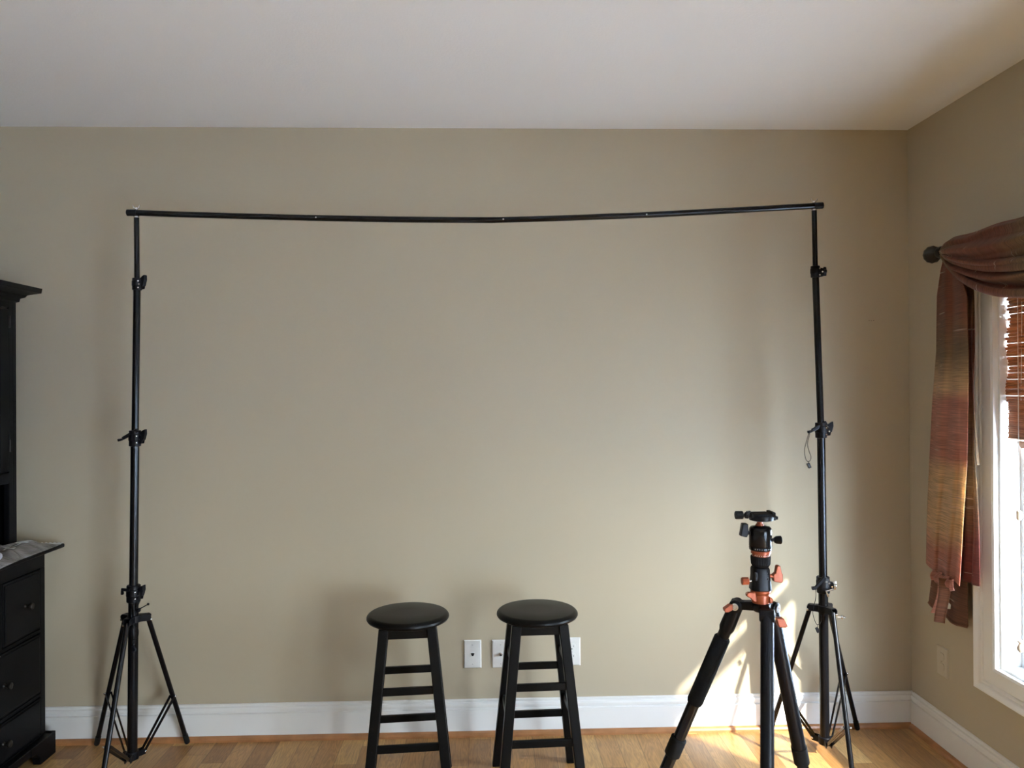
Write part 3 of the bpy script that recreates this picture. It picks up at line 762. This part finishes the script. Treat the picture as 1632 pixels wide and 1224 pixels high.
c = cord(rs_add, smooth_path([(1.206, yb_, 1.222), (1.196, yb_, 1.190), (1.187, yb_, 1.155), (1.189, yb_, 1.125), (1.196, yb_, 1.110), (1.206, yb_, 1.110), (1.211, yb_, 1.125), (1.203, yb_, 1.150), (1.198, yb_, 1.175), (1.205, yb_, 1.205), (1.207, yb_, 1.222)]))
cord(rs_add, [(1.201, yb_, 1.109), (1.202, yb_, 1.100)]); toggle(rs_add, c, (1.203, yb_, 1.094))
# lower handle and cord of the right stand
bm = bmesh.new(); bar(bm, (1.262, 2.855, .675), (1.222, 2.855, .632), .014, .014, (0, 1, 0), .010, .010); rs_add('handle', bm, M_blackp, smooth=False, b=.003)
bm = bmesh.new(); bar(bm, (1.226, 2.855, .634), (1.210, 2.855, .632), .012, .012, (0, 1, 0)); rs_add('handle_tip', bm, M_blackp, smooth=False, b=.002)
c = cord(rs_add, smooth_path([(1.222, 2.85, .630), (1.223, 2.85, .60), (1.214, 2.85, .56), (1.212, 2.85, .535), (1.224, 2.85, .500), (1.236, 2.85, .500), (1.244, 2.85, .515), (1.243, 2.85, .535)]))
cord(rs_add, [(1.229, 2.85, .498), (1.229, 2.85, .486)]); toggle(rs_add, c, (1.228, 2.85, .478))
bm = bmesh.new(); lathe(bm, (1.300, 2.84, .528), (1, -.1, -.05), [(0, .004), (.012, .004), (.013, .007), (.017, .009), (.030, .003)], 12); o = rs_add('bracket_screw', bm, M_chrome); o['label'] = 'silver bracket screw'
bm = bmesh.new(); tube(bm, [(1.29, 2.852, .628), (1.262, 2.850, .622), (1.27, 2.850, .602)], .004, 10); o = rs_add('clamp_bolt', bm, M_chrome); o['label'] = 'silver clamp bolt'
# left stand: small lever with wire, and the loop below the bracket
bm = bmesh.new(); tube(bm, smooth_path([(-1.275, 2.845, .660), (-1.273, 2.842, .625), (-1.285, 2.84, .600)]), .0022, 8); ls_add('safety_cord', bm, M_rubber)
bm = bmesh.new(); tube(bm, [(-1.285, 2.845, .590), (-1.262, 2.842, .602), (-1.244, 2.84, .612)], [.003, .0018, .0018], 8); sphere(bm, (-1.241, 2.84, .614), .0045); ls_add('pull_pin', bm, M_blackp)
bm = bmesh.new(); lathe(bm, (-1.277, 2.845, .592), (0, -1, 0), [(0, .008), (.006, .008), (.008, .005)], 12); ls_add('pin_housing', bm, M_blackp)
c = cord(ls_add, smooth_path([(-1.300, 2.835, .60), (-1.296, 2.83, .57), (-1.288, 2.83, .54), (-1.272, 2.83, .525), (-1.275, 2.83, .495), (-1.292, 2.83, .487), (-1.290, 2.83, .46)]))
toggle(ls_add, c, (-1.289, 2.83, .458))
bm = bmesh.new(); tube(bm, [(-1.305, 2.838, .665), (-1.334, 2.842, .668), (-1.338, 2.85, .650)], .006, 10); ls_add('handle', bm, M_blackp)

# ------------------------------------------------------------------ crossbar
pts = [(-1.316, 2.86, 2.043), (-1.285, 2.86, 2.0425), (-1.098, 2.86, 2.036), (-.88, 2.86, 2.030), (-.663, 2.86, 2.0245), (-.363, 2.86, 2.019), (-.038, 2.86, 2.0165), (.03, 2.86, 2.0167), (.242, 2.86, 2.0225), (.595, 2.86, 2.0355), (.927, 2.86, 2.0535), (1.232, 2.86, 2.0705), (1.262, 2.86, 2.0720)]
cb = empty('crossbar', (0, 2.86, 2.0)); tag(cb, 'long black telescopic crossbar sagging between the two backdrop stands', 'crossbar')
inv = Matrix.Translation(-cb.location)
def sub(a, b): return [p for p in pts if a <= p[0] <= b]
for n, q, r in (('tube_section', sub(-1.4, -.66), .0108), ('tube_section', sub(-.67, .04), .0112), ('tube_section', sub(.02, .6), .0108), ('tube_section', sub(.59, 1.4), .0112)):
    bm = bmesh.new(); tube(bm, smooth_path(q, 5), r, 24); bmesh.ops.transform(bm, matrix=inv, verts=bm.verts); obj(n, bm, M_black, cb)
for p, q in ((pts[0], pts[1]), (pts[-1], pts[-2])):
    p, q = V(p), V(q); d = (q - p).normalized(); bm = bmesh.new(); lathe(bm, p - d * .004, d, [(0, .0095), (.002, .0122), (.034, .0122), (.036, .0112)], 24); bmesh.ops.transform(bm, matrix=inv, verts=bm.verts); obj('end_cap', bm, M_blackp, cb)
for x, z in ((-.63, 2.0235), (.595, 2.0355), (.06, 2.0172)):
    bm = bmesh.new(); lathe(bm, (x, 2.8505, z), (0, -1, 0), [(0, .0035), (.0016, .003), (.0022, .001)], 10); bmesh.ops.transform(bm, matrix=inv, verts=bm.verts); obj('spring_button', bm, M_chrome, cb)['label'] = 'tiny silver spring button'

# ------------------------------------------------------------------ camera tripod
def camera_tripod():
    ax, ay, az = .534, 1.5, .967
    root = empty('camera_tripod', (ax, ay, 0)); tag(root, 'black camera tripod with orange knobs and a ball head, in front of the right stand', 'tripod')
    inv = Matrix.Translation(-root.location)
    def add(n, bm, mt=M_blackp, par=root, smooth=True, b=None, label=None):
        bmesh.ops.transform(bm, matrix=inv, verts=bm.verts); o = obj(n, bm, mt, par, smooth=smooth)
        if b: bev(o, b)
        if label: o['label'] = label
        return o
    k = 1 / 817.0
    X = lambda px: ax + (px - 1213.5) * k
    Z = lambda py: az + (962 - py) * k
    def cyl(n, y0, y1, xc, prof, mt, par=root, label=None, seg=40):
        """prof in pixels: list of (py, radius px)"""
        bm = bmesh.new(); lathe(bm, (X(xc), ay, Z(prof[0][0])), (0, 0, 1), [((prof[0][0] - p) * k, r * k) for p, r in prof], seg); return add(n, bm, mt, par, label=label)
    # spider
    bm = bmesh.new(); lathe(bm, (X(1213), ay, Z(975)), (0, 0, 1), [(0, .012), (.003, .0155), (.010, .019), (.016, .0185), (.018, .016)], 32)
    piv = {'l': V((X(1179), ay + .020, Z(969))), 'r': V((X(1238), ay + .026, Z(975))), 'c': V((X(1212.5), ay - .037, Z(973)))}
    for p in piv.values():
        d = V((p.x - ax, p.y - ay, 0)).normalized()
        bar(bm, V((ax, ay, Z(966))) + d * .010, V((p.x, p.y, p.z + .001)), .020, .017, d.cross(V((0, 0, 1))), .017, .016)
    add('spider', bm, b=.002)
    dirs = {'l': V((.154, 1.72, 0)), 'r': V((.808, 1.72, 0)), 'c': V((.404, 1.13, 0))}
    for key in 'lrc':
        p = piv[key]; ft = dirs[key]; d = (ft - p).normalized(); h = V((d.x, d.y, 0)).normalized(); sd = h.cross(V((0, 0, 1)))
        L_ = (ft - p).length
        ua = p - d * .008
        segs = {'l': [(0, .0125), (.012, .0140), (.048, .0150), (.060, .0150), (.068, .0120), (.084, .0115)], 'r': [(0, .012), (.010, .0145), (.34, .0145)], 'c': [(0, .0115), (.008, .0125), (.34, .0122)]}[key]
        bm = bmesh.new(); lathe(bm, ua, d, segs, 28); lg = add('leg', bm, M_blackp, label='black tubular tripod leg')
        z0 = segs[-1][0]
        if key == 'l':
            bm = bmesh.new(); lathe(bm, ua + d * .080, d, [(0, .0135), (.004, .0162), (.150, .0162), (.156, .0145)], 28); add('foam_grip', bm, M_foam, lg, label='thick black foam grip')
            z0 = .22; rr = .0122
        else: rr = .0118
        bm = bmesh.new(); rest = L_ - z0; lathe(bm, ua + d * z0, d, [(0, rr), (rest * .45, rr), (rest * .45 + .001, rr - .002), (rest * .98, rr - .002)], 24); add('lower_leg', bm, M_black, lg)
        for q in ({'l': (.32, .62), 'r': (.332, .65), 'c': (.338, .68)}[key]):
            bm = bmesh.new(); lathe(bm, ua + d * q, d, [(0, rr + .002), (.002, rr + .0042), (.040, rr + .0042), (.044, rr + .001)], 24); add('twist_lock', bm, M_rubber, lg)
        bm = bmesh.new(); lathe(bm, ft - d * .03, d, [(0, .010), (.004, .0135), (.024, .0135), (.030, .009)], 20); add('rubber_foot', bm, M_rubber, lg)
        # hinge disc, bolt and orange angle lock
        bm = bmesh.new(); lathe(bm, p - sd * .0145, sd, [(0, .010), (.002, .0125), (.027, .0125), (.029, .010)], 28); add('hinge', bm, M_blackp, lg)
        face = sd if sd.y < 0 else -sd
        bm = bmesh.new(); lathe(bm, p + face * .0143, face, [(0, .0075), (.0015, .0072), (.0016, .0040), (.0008, .0035)], 20); add('pivot_bolt', bm, M_chrome, lg, label='silver pivot bolt')
    def orange(n, pts, y0, thick, par=root, mt=M_orange, lab='orange anodised metal', b=.0015):
        bm = bmesh.new(); prism(bm, [(X(x), ay + y0, Z(y)) for x, y in pts], (0, 1, 0), thick); return add(n, bm, mt, par, smooth=False, b=b, label=lab)
    orange('angle_lock', [(1155.5, 972), (1164, 966), (1168.5, 964.5), (1169, 974), (1163, 977), (1157, 977.5)], .012, .014, lab='orange leg angle lock')
    orange('angle_lock', [(1234.5, 983), (1247, 984), (1253, 996.5), (1249, 998.5), (1239, 998)], -.006, .016, lab='orange leg angle lock')
    # orange base body with lever
    cyl('orange_base', 0, 0, 1213, [(961, 12.5), (960, 14), (948, 14.8), (946, 14.5), (944.5, 13)], M_orange, label='orange centre body')
    bm = bmesh.new(); prism(bm, [(X(1201), ay - .012, Z(941)), (X(1190), ay - .012, Z(940.5)), (X(1186), ay - .012, Z(942.5)), (X(1186), ay - .012, Z(947)), (X(1192), ay - .012, Z(950)), (X(1198), ay - .012, Z(956)), (X(1203), ay - .012, Z(956))], (0, 1, 0), .010)
    add('release_lever', bm, M_orange, smooth=False, b=.002, label='orange release lever')
    bm = bmesh.new(); prism(bm, [(X(1222), ay - .010, Z(947)), (X(1229), ay - .010, Z(952)), (X(1229.5), ay - .010, Z(957)), (X(1224), ay - .010, Z(960))], (0, 1, 0), .012); add('catch', bm, M_orange, smooth=False, b=.002, label='orange catch')
    cyl('orange_ring', 0, 0, 1213, [(944.5, 15.5), (943.5, 16), (940, 16), (939, 15)], M_orange, label='orange ring')
    # column clamp block
    bm = bmesh.new(); prev = None
    for py, w, dd in ((939, 16.5, 15.5), (928, 15.5, 15), (916, 13.8, 14.5), (906, 14, 14), (903, 12.5, 13)):
        w, dd = w * k, dd * k; n = 28; l = []
        for i in range(n):
            a = 2 * math.pi * i / n; c_, s_ = math.cos(a), math.sin(a); q = .62
            l.append(bm.verts.new((X(1212.5) + w * math.copysign(abs(c_) ** q, c_), ay + dd * math.copysign(abs(s_) ** q, s_), Z(py))))
        if prev: bridge(bm, prev, l)
        else: bm.faces.new(l[::-1])
        prev = l
    bm.faces.new(prev); blk = add('column_clamp', bm, b=.0008)
    bm = bmesh.new(); prism(bm, [(X(1199), ay - .0175, Z(908)), (X(1203), ay - .0175, Z(908)), (X(1204.5), ay - .0175, Z(915)), (X(1203), ay - .0175, Z(922)), (X(1199.5), ay - .0175, Z(922))], (0, 1, 0), .004); add('side_plate', bm, M_black, blk, smooth=False, b=.001)
    for i in range(5):
        bm = bmesh.new(); lathe(bm, (X(1219.5), ay - .0165, Z(907.5 + i * 3.2)), (0, -1, 0), [(0, .0016), (.002, .0014)], 8); add('stud', bm, M_black, blk)
    # big orange wing knob (right) and small orange knob (left)
    bm = bmesh.new(); lathe(bm, (X(1225), ay - .004, Z(917.5)), (1, 0, 0), [(0, 3.2 * k), (6 * k, 3.2 * k), (6.2 * k, 4.2 * k), (8 * k, 4.2 * k)], 16); add('knob_shaft', bm, M_orange, label='orange knob shaft')
    orange('wing_knob', [(1231.5, 914), (1235, 912), (1237.5, 900.5), (1240, 900), (1243, 900.5), (1245.5, 912.5), (1247, 914), (1247, 925), (1245, 928), (1232, 925.5)], -.004, .012, lab='large orange wing knob')
    bm = bmesh.new(); lathe(bm, (X(1197.5), ay - .004, Z(925)), (-1, 0, 0), [(0, 2.2 * k), (4.5 * k, 2.2 * k)], 12); add('knob_shaft', bm, M_chrome)
    bm = bmesh.new(); pts = []
    for a in range(24):
        an = 2 * math.pi * a / 24; rr = (6.0 + .45 * math.cos(an * 8)) * k; pts.append((X(1187), ay - .004 + rr * math.cos(an), Z(925) + rr * math.sin(an)))
    prism(bm, pts, (1, 0, 0), 11 * k); add('small_knob', bm, M_orange, smooth=False, b=.001, label='small ribbed orange knob')
    # neck rings and knurled pan base
    cyl('neck', 0, 0, 1213.5, [(904, 11), (902, 12.8), (901, 13)], M_blackp)
    bm = bmesh.new(); n = 72; prev = None
    for py, r in ((901, 13), (898, 14.6), (888, 15.4), (885.5, 15)):
        l = [bm.verts.new((X(1213.5) + (r + (.45 if i % 2 else 0)) * k * math.cos(2 * math.pi * i / n), ay + (r + (.45 if i % 2 else 0)) * k * math.sin(2 * math.pi * i / n), Z(py))) for i in range(n)]
        if prev: bridge(bm, prev, l)
        else: bm.faces.new(l[::-1])
        prev = l
    bm.faces.new(prev); add('knurled_grip', bm, M_rubber, smooth=False, label='knurled black grip')
    cyl('index_ring', 0, 0, 1214, [(886, 12.5), (885.5, 13.5), (882, 13.5), (881.5, 12.5)], M_orange, label='thin orange index ring')
    for i in range(9):
        a = -math.pi / 2 + (i - 4) * .26; bm = bmesh.new(); c_ = V((X(1214) + 13.6 * k * math.cos(a), ay + 13.6 * k * math.sin(a), Z(883.7)))
        lathe(bm, c_ - V((math.cos(a), math.sin(a), 0)) * .001, (math.cos(a), math.sin(a), 0), [(0, .0009), (.0016, .0009)], 8); add('index_mark', bm, M_plate, label='white index mark')
    cyl('upper_ring', 0, 0, 1214, [(881.5, 14), (881, 15.6), (876.5, 15.6), (875.5, 15)], M_orange, label='orange ring')
    # ball head housing
    hd = cyl('ball_housing', 0, 0, 1213.5, [(876, 16.5), (875, 17.6), (871, 18), (869.8, 17.4), (869, 18), (846, 17.6), (841, 17), (838.5, 15), (837.5, 11), (836.5, 8)], M_black, label='black ball head housing', seg=56)
    for i in range(9):
        a = -math.pi / 2 + (i - 4) * .2; bm = bmesh.new(); c_ = V((X(1213.5) + 17.9 * k * math.cos(a), ay + 17.9 * k * math.sin(a), Z(872.5)))
        lathe(bm, c_, (math.cos(a), math.sin(a), 0), [(0, .0006), (.0006, .0006)], 6); add('scale_mark', bm, M_plate, hd, label='white scale mark')
    bm = bmesh.new(); sphere(bm, (X(1213.5), ay, Z(845)), 9 * k, 1, 24); add('ball', bm, M_blackp, hd)
    cyl('ball_stem', 0, 0, 1212.5, [(839, 7), (834.5, 6.4), (833.5, 4.6), (830, 4.2), (828, 5.5)], M_orange, label='orange ball stem')
    # knobs of the head
    bm = bmesh.new(); lathe(bm, (X(1196.5), ay - .004, Z(848)), (-1, 0, .1), [(0, 3 * k), (5 * k, 3 * k)], 14)
    prism(bm, [(X(1191.5), ay - .004, Z(832.5)), (X(1182), ay - .004, Z(832)), (X(1178.5), ay - .004, Z(852)), (X(1189.5), ay - .004, Z(854.5)), (X(1192), ay - .004, Z(848))], (0, 1, 0), .013); add('main_knob', bm, smooth=False, b=.002)
    bm = bmesh.new(); lathe(bm, (X(1231), ay - .004, Z(859.5)), (1, 0, -.02), [(0, 2.6 * k), (3 * k, 2.6 * k), (4 * k, 4.5 * k), (7 * k, 6.2 * k), (14 * k, 6.8 * k), (15 * k, 6 * k)], 20); add('pan_knob', bm, M_blackp, b=.0006)
    # quick release clamp
    bm = bmesh.new(); lathe(bm, (X(1215), ay, Z(829)), (0, 0, 1), [(0, 14 * k), (1.5 * k, 19 * k), (8 * k, 19.5 * k), (10 * k, 18.5 * k)], 40); pl = add('quick_release_clamp', bm)
    bm = bmesh.new(); box(bm, (X(1197), ay - .018, Z(819.5)), (X(1228), ay + .018, Z(816.5))); box(bm, (X(1228), ay - .017, Z(822)), (X(1234), ay + .017, Z(814))); box(bm, (X(1195), ay - .017, Z(822)), (X(1199), ay + .017, Z(816)))
    add('quick_release_plate', bm, M_rubber, pl, smooth=False, b=.0015)
    bm = bmesh.new(); box(bm, (X(1233), ay - .008, Z(828)), (X(1237), ay + .004, Z(821.5))); box(bm, (X(1237), ay - .006, Z(827)), (X(1241), ay + .003, Z(822))); add('safety_catch', bm, M_blackp, pl, smooth=False, b=.001)
    bm = bmesh.new(); lathe(bm, (X(1200), ay - .003, Z(820)), (-1, 0, .02), [(0, 6 * k), (4 * k, 6 * k), (4.5 * k, 4 * k), (7 * k, 3.5 * k), (8 * k, 5.5 * k), (12 * k, 5 * k), (13 * k, 2.5 * k), (16 * k, 2.5 * k)], 20)
    add('clamp_screw', bm, M_blackp, pl)
    bm = bmesh.new(); pts = []
    for a in range(30):
        an = 2 * math.pi * a / 30; rr = (6.4 + .4 * math.cos(an * 10)) * k; pts.append((X(1178.3), ay - .003 + rr * math.cos(an), Z(819.3) + rr * math.sin(an)))
    prism(bm, pts, (1, 0, 0), 12 * k); add('clamp_knob', bm, M_rubber, pl, smooth=False, b=.001)
    bm = bmesh.new(); prism(bm, [(X(1187), ay - .006, Z(818)), (X(1190), ay - .006, Z(813)), (X(1196), ay - .006, Z(812)), (X(1192), ay - .006, Z(816)), (X(1199), ay - .006, Z(819))], (0, 1, 0), .010); add('clamp_lever', bm, M_blackp, pl, smooth=False, b=.001)
camera_tripod()

# ------------------------------------------------------------------ curtain rod
ROD_X, ROD_Z = XR - .09, 1.872
cr = empty('curtain_rod', (ROD_X, 2.14, ROD_Z)); tag(cr, 'dark iron curtain rod with a round ribbed finial above the window', 'curtain rod')
inv = Matrix.Translation(-cr.location)
def cadd(n, bm, mt=M_iron, smooth=True, par=cr):
    bmesh.ops.transform(bm, matrix=inv, verts=bm.verts); return obj(n, bm, mt, par, smooth=smooth)
bm = bmesh.new(); tube(bm, [(ROD_X, 1.50, ROD_Z), (ROD_X, 2.73, ROD_Z)], .0095, 20); cadd('rod', bm)
for s, y in ((1, 2.73), (-1, 1.50)):
    bm = bmesh.new(); lathe(bm, (ROD_X, y - s * .02, ROD_Z), (0, s, 0), [(0, .012), (.004, .020), (.016, .022), (.028, .020), (.032, .012), (.036, .010), (.042, .013)], 24); cadd('finial_neck', bm)
    bm = bmesh.new(); n = 36; c = V((ROD_X, y + s * .052, ROD_Z + .001)); prev = None
    for j in range(0, 15):
        th = math.pi * (j + .35) / 15.0; l = []
        for i in range(n):
            r = .031 * math.sin(th) * (1 + (.05 if i % 3 == 0 else 0)); a = 2 * math.pi * i / n
            l.append(bm.verts.new(c + V((r * math.cos(a), -s * .031 * math.cos(th), r * math.sin(a)))))
        if prev: bridge(bm, prev, l)
        else: bm.faces.new(l[::-1])
        prev = l
    bm.faces.new(prev); cadd('finial', bm)
    yb = y - s * .06
    bm = bmesh.new(); tube(bm, [(ROD_X, yb, ROD_Z - .014), (ROD_X + .03, yb, ROD_Z - .022), (XR, yb, ROD_Z - .022)], .005, 10); lathe(bm, (XR, yb, ROD_Z - .022), (-1, 0, 0), [(0, .022), (.004, .022), (.006, .018)], 20); cadd('bracket', bm)

# ------------------------------------------------------------------ scarf
sf = empty('window_scarf', (1.66, 2.14, 1.87)); tag(sf, 'rust and tan striped fabric scarf wound over the curtain rod with a long hanging tail', 'curtain')
inv_s = Matrix.Translation(-sf.location)
def sadd(n, fn, nu, nv, mt, th=.0014, label=None):
    bm = bmesh.new(); grid(bm, fn, nu, nv); bmesh.ops.transform(bm, matrix=inv_s, verts=bm.verts)
    # keep room coordinates for the cloth pattern: shift the texture with the object's own origin
    o = obj(n, bm, mt, sf, angle=80); md = o.modifiers.new('t', 'SOLIDIFY'); md.thickness = th; md.offset = 0
    if label: o['label'] = label
    return o
def edge(tab): return lambda z: interp(sorted([(b, a) for a, b in tab]), z)[0]
A_l = edge([(2.716, 1.872), (2.743, 1.811), (2.767, 1.723), (2.774, 1.516), (2.801, 1.331), (2.829, 1.049), (2.845, .835), (2.851, .68)])
A_r = edge([(2.668, 1.872), (2.621, 1.771), (2.590, 1.701), (2.585, 1.508), (2.588, 1.336), (2.598, 1.12), (2.621, .921), (2.646, .68)])
def tail_a(u, v):
    z = 1.872 + (.690 - 1.872) * v; zb = z + (.018 * (1 - u) if v > .98 else 0)
    l, r = A_l(z), A_r(z); y = l + (r - l) * u
    k = min(1, v * 5)
    # left third turns back in shadow, flat front panel, right edge rolled toward the room
    x = 1.648 + .030 * k * (max(0, .30 - u) / .30) ** 1.3 + .006 * k * math.sin(u * 13 + v * 3) - .012 * k * max(0, u - .8) / .2 * (1 if v > .1 else 0) + .008 * math.sin(v * 6 + u * 2) + .003 * math.sin(v * 31 + u * 7) * u
    x += .004 * math.sin(u * 34 + v * 9) * max(0, v - .5)
    return V((x, y * x / 1.645, zb))
sadd('scarf_tail', tail_a, 48, 140, M_tail)
B_l = edge([(2.715, 1.87), (2.675, 1.712), (2.677, 1.334), (2.696, .975), (2.726, .672)])
B_r = edge([(2.690, 1.862), (2.640, 1.80), (2.603, 1.72), (2.596, 1.508), (2.594, 1.335), (2.591, .991), (2.592, .700)])
def tail_b(u, v):
    z = 1.868 + (.700 - 1.868) * v; l, r = B_l(z), B_r(z); y = l + (r - l) * u; k = min(1, v * 4)
    return V((1.676 + .006 * k * math.sin(u * 16 + v * 4) + .004 * math.sin(v * 9), y, z))
sadd('scarf_back_fold', tail_b, 30, 90, M_tail2)
def tail_b2(u, v):      # narrow loose edge that crosses down to the right
    z = 1.70 + (1.12 - 1.70) * v; y = 2.585 - .012 * v * v * 2 + (.0 if 1 else 0) + (1 - u) * (.050 - .040 * v) ; return V((1.660 + .008 * math.sin(u * 3 + v * 2) + .004 * v, y, z))
sadd('scarf_edge_fold', tail_b2, 10, 40, M_tail2)
C_l = edge([(2.862, .80), (2.890, .746), (2.915, .60), (2.925, .535)]); C_r = edge([(2.693, .80), (2.680, .69), (2.684, .52)])
def tail_c(u, v):
    z0 = .90; zb = .552 - .030 * min(1, u * 1.6) + .006 * max(0, u - .8) * 5; z = z0 + (zb - z0) * v; l, r = C_l(z), C_r(z)
    return V((1.694 + .005 * math.sin(u * 11 + v * 3) - (.004 if v > .985 else 0), l + (r - l) * u, z))
sadd('scarf_hem', tail_c, 40, 50, M_tail3)
def rib1(u, v):
    z = .700 + (.553 - .700) * v; y = 2.752 - .010 * math.sin(v * 4) + .028 * v * v + (.016 - .012 * v) * (u - .5); return V((1.632 + .006 * math.sin(u * 3 + v * 2), y, z))
def rib2(u, v):
    z = .700 + (.535 - .700) * v; y = 2.705 + .028 * v + (.030 - .004 * v) * (u - .5); return V((1.628 + .012 * math.cos(u * 3.1) + .004 * math.sin(v * 5), y, z))
sadd('scarf_tie', rib1, 6, 24, M_tail); sadd('scarf_tie', rib2, 10, 30, M_tail3)
def ruff(u, v):
    z = .712 - .040 * v + .004 * math.sin(u * 21); y = 2.795 - .135 * u; return V((1.638 - .010 * math.sin(v * 3.1) + .004 * math.sin(u * 37 + v * 5), y, z - .008 * u))
sadd('scarf_gather', ruff, 40, 10, M_tail)
bm = bmesh.new(); prism(bm, [(1.686, 2.797, .592), (1.686, 2.779, .594), (1.686, 2.766, .588), (1.686, 2.768, .572), (1.686, 2.788, .568), (1.686, 2.798, .574)], (1, 0, 0), .0015); bmesh.ops.transform(bm, matrix=inv_s, verts=bm.verts)
obj('care_tag', bm, M_tagw, sf, smooth=False)['label'] = 'small pale care tag'

# swag over the window: three layers sagging between the ends of the rod
def sw(y): return (2.715 - y) / 1.21           # 0 at the far end, 1 at the near end
def swag_layer(ztop, zbot, xbase, amp, ph, nf):
    def fn(u, v):
        y = 2.716 - 1.21 * u; s = math.sin(math.pi * u); pin = min(1, (1 - abs(2 * u - 1)) * 5); pin = math.sin(pin * math.pi / 2)
        top = ROD_Z + .006 + ztop[0] * pin - ztop[1] * s; bot = ROD_Z - .010 - zbot[0] * (1 - abs(2 * u - 1) ** 2.6) 
        z = top + (bot - top) * v
        x = xbase - .035 * pin * math.sin(math.pi * min(1, v * 1.1)) - amp * pin * math.sin(v * nf + ph + u * 1.3) + .012 * (1 - pin)
        z += .006 * pin * math.sin(u * 9 + v * 5)
        return V((x, y, z))
    return fn
def top_roll(u, v):      # cloth rolled over the rod, humped
    y = 2.718 - 1.21 * u; pin = math.sin(min(1, (1 - abs(2 * u - 1)) * 6) * math.pi / 2)
    a = -1.9 + 3.6 * v; rr = .012 + .023 * pin * (1 + .25 * math.sin(u * 14 + 1) * u)
    return V((ROD_X + .002 - rr * math.cos(a) * 1.1 - .004 * pin * math.sin(v * 22), y, ROD_Z + .002 + rr * .95 * math.sin(a) + .003 * math.sin(u * 30) * pin))
sadd('scarf_roll', top_roll, 90, 36, M_swag)
sadd('scarf_swag', swag_layer((0, .050), (.202, 0), 1.628, .015, .4, 19), 90, 60, M_swag)
sadd('scarf_fold', swag_layer((0, .000), (.105, 0), 1.615, .008, 2.0, 14), 90, 36, M_swag)
def hem_roll(u, v):
    y = 2.716 - 1.21 * u; bot = ROD_Z - .012 - .198 * (1 - abs(2 * u - 1) ** 2.6); a = 2 * math.pi * v; r = .004 + .010 * math.sin(min(1, (1 - abs(2 * u - 1)) * 5) * math.pi / 2)
    return V((1.606 + .022 * abs(2 * u - 1) ** 4 + r * .7 * math.cos(a), y, bot + r * math.sin(a)))
sadd('scarf_hem_roll', hem_roll, 90, 10, M_swag, .001)
def mid_roll(u, v):
    y = 2.712 - 1.21 * u; bot = ROD_Z - .006 - .125 * (1 - abs(2 * u - 1) ** 2.2); a = 2 * math.pi * v; r = .003 + .010 * math.sin(min(1, (1 - abs(2 * u - 1)) * 5) * math.pi / 2)
    return V((1.590 + .035 * abs(2 * u - 1) ** 4 + r * .7 * math.cos(a), y, bot + r * math.sin(a)))
sadd('scarf_fold_roll', mid_roll, 90, 10, M_swag, .001)

# ------------------------------------------------------------------ bamboo roman blind
bl = empty('bamboo_blind', (1.758, 2.14, 1.79)); tag(bl, 'brown bamboo roman blind half lowered in the window', 'blind')
inv_b = Matrix.Translation(-bl.location)
def badd(n, bm, mt=M_bamboo, smooth=True, par=bl, label=None):
    bmesh.ops.transform(bm, matrix=inv_b, verts=bm.verts); o = obj(n, bm, mt, par, smooth=smooth)
    if label: o['label'] = label
    return o
y0, y1 = 1.745, 2.540
bm = bmesh.new(); box(bm, (1.744, y0, 1.765), (1.775, y1, 1.788)); badd('headrail', bm, smooth=False)
bm = bmesh.new(); z = 1.757
rng = random.Random(3)
while z > 1.335:
    e0, e1 = rng.uniform(-.006, .006), rng.uniform(-.005, .007)
    k = (1.757 - z) / .42; e1 += .004 * math.sin(k * 3) + .018 * k * k; zz = z + rng.uniform(-.0006, .0006)
    tube(bm, [(1.760 + .004 * math.sin(z * 40), y0 + e0, zz), (1.760 + .004 * math.sin(z * 40), y1 - .002 + e1, zz)], .0056, 8); z -= .0110
badd('reed_panel', bm)
bm = bmesh.new(); z = 1.331
while z > 1.215:
    tube(bm, [(1.752 - (1.331 - z) * .05, y0 + rng.uniform(-.004, .004), z), (1.752 - (1.331 - z) * .05, y1 - .004 - (1.331 - z) * .06 + rng.uniform(-.003, .003), z)], .0040, 8); z -= .0072
for i in range(9): tube(bm, [(1.764 + .004 * i % .016, y0, 1.232 - .006 * (i % 4)), (1.764 + .004 * i % .016, y1 - .02, 1.232 - .006 * (i % 4))], .004, 8)
badd('bottom_fold', bm)
bm = bmesh.new()
for i in range(5): tube(bm, [(1.770 + .003 * i, y0, 1.200 - .004 * i), (1.770 + .003 * i, y1 - .022, 1.200 - .004 * i)], .0045, 8)
badd('bottom_stack', bm)
# valance, in front of the panel
bm = bmesh.new(); z = 1.762
while z > 1.694: tube(bm, [(1.738, y0, z), (1.738, 2.552, z)], .0042, 8); z -= .0076
badd('valance', bm)
for yy in (2.47, 2.34, 1.95):
    bm = bmesh.new(); tube(bm, [(1.7535, yy, 1.75), (1.7535, yy + .01, 1.34)], .0012, 6); badd('stitching_cord', bm, M_cord, label='pale stitching cord')
for yy, zb, z in ((2.462, .98, 0), (2.462, .545, 0)):
    pass
bm = bmesh.new(); tube(bm, [(1.732, 2.462, 1.71), (1.731, 2.462, .985)], .0013, 8); tube(bm, [(1.731, 2.462, .955), (1.731, 2.460, .555)], .0013, 8); badd('pull_cord', bm, M_cord, label='thin pale pull cord')
bm = bmesh.new(); lathe(bm, (1.731, 2.462, .950), (0, 0, 1), [(0, .004), (.003, .0075), (.028, .0080), (.032, .004)], 16); badd('cord_bead', bm, M_tassel, label='small wooden cord bead')
bm = bmesh.new(); lathe(bm, (1.731, 2.460, .520), (0, 0, 1), [(0, .005), (.006, .010), (.014, .011), (.022, .007), (.027, .0045), (.034, .010), (.037, .009)], 18); badd('cord_tassel', bm, M_tassel, label='turned wooden cord tassel')
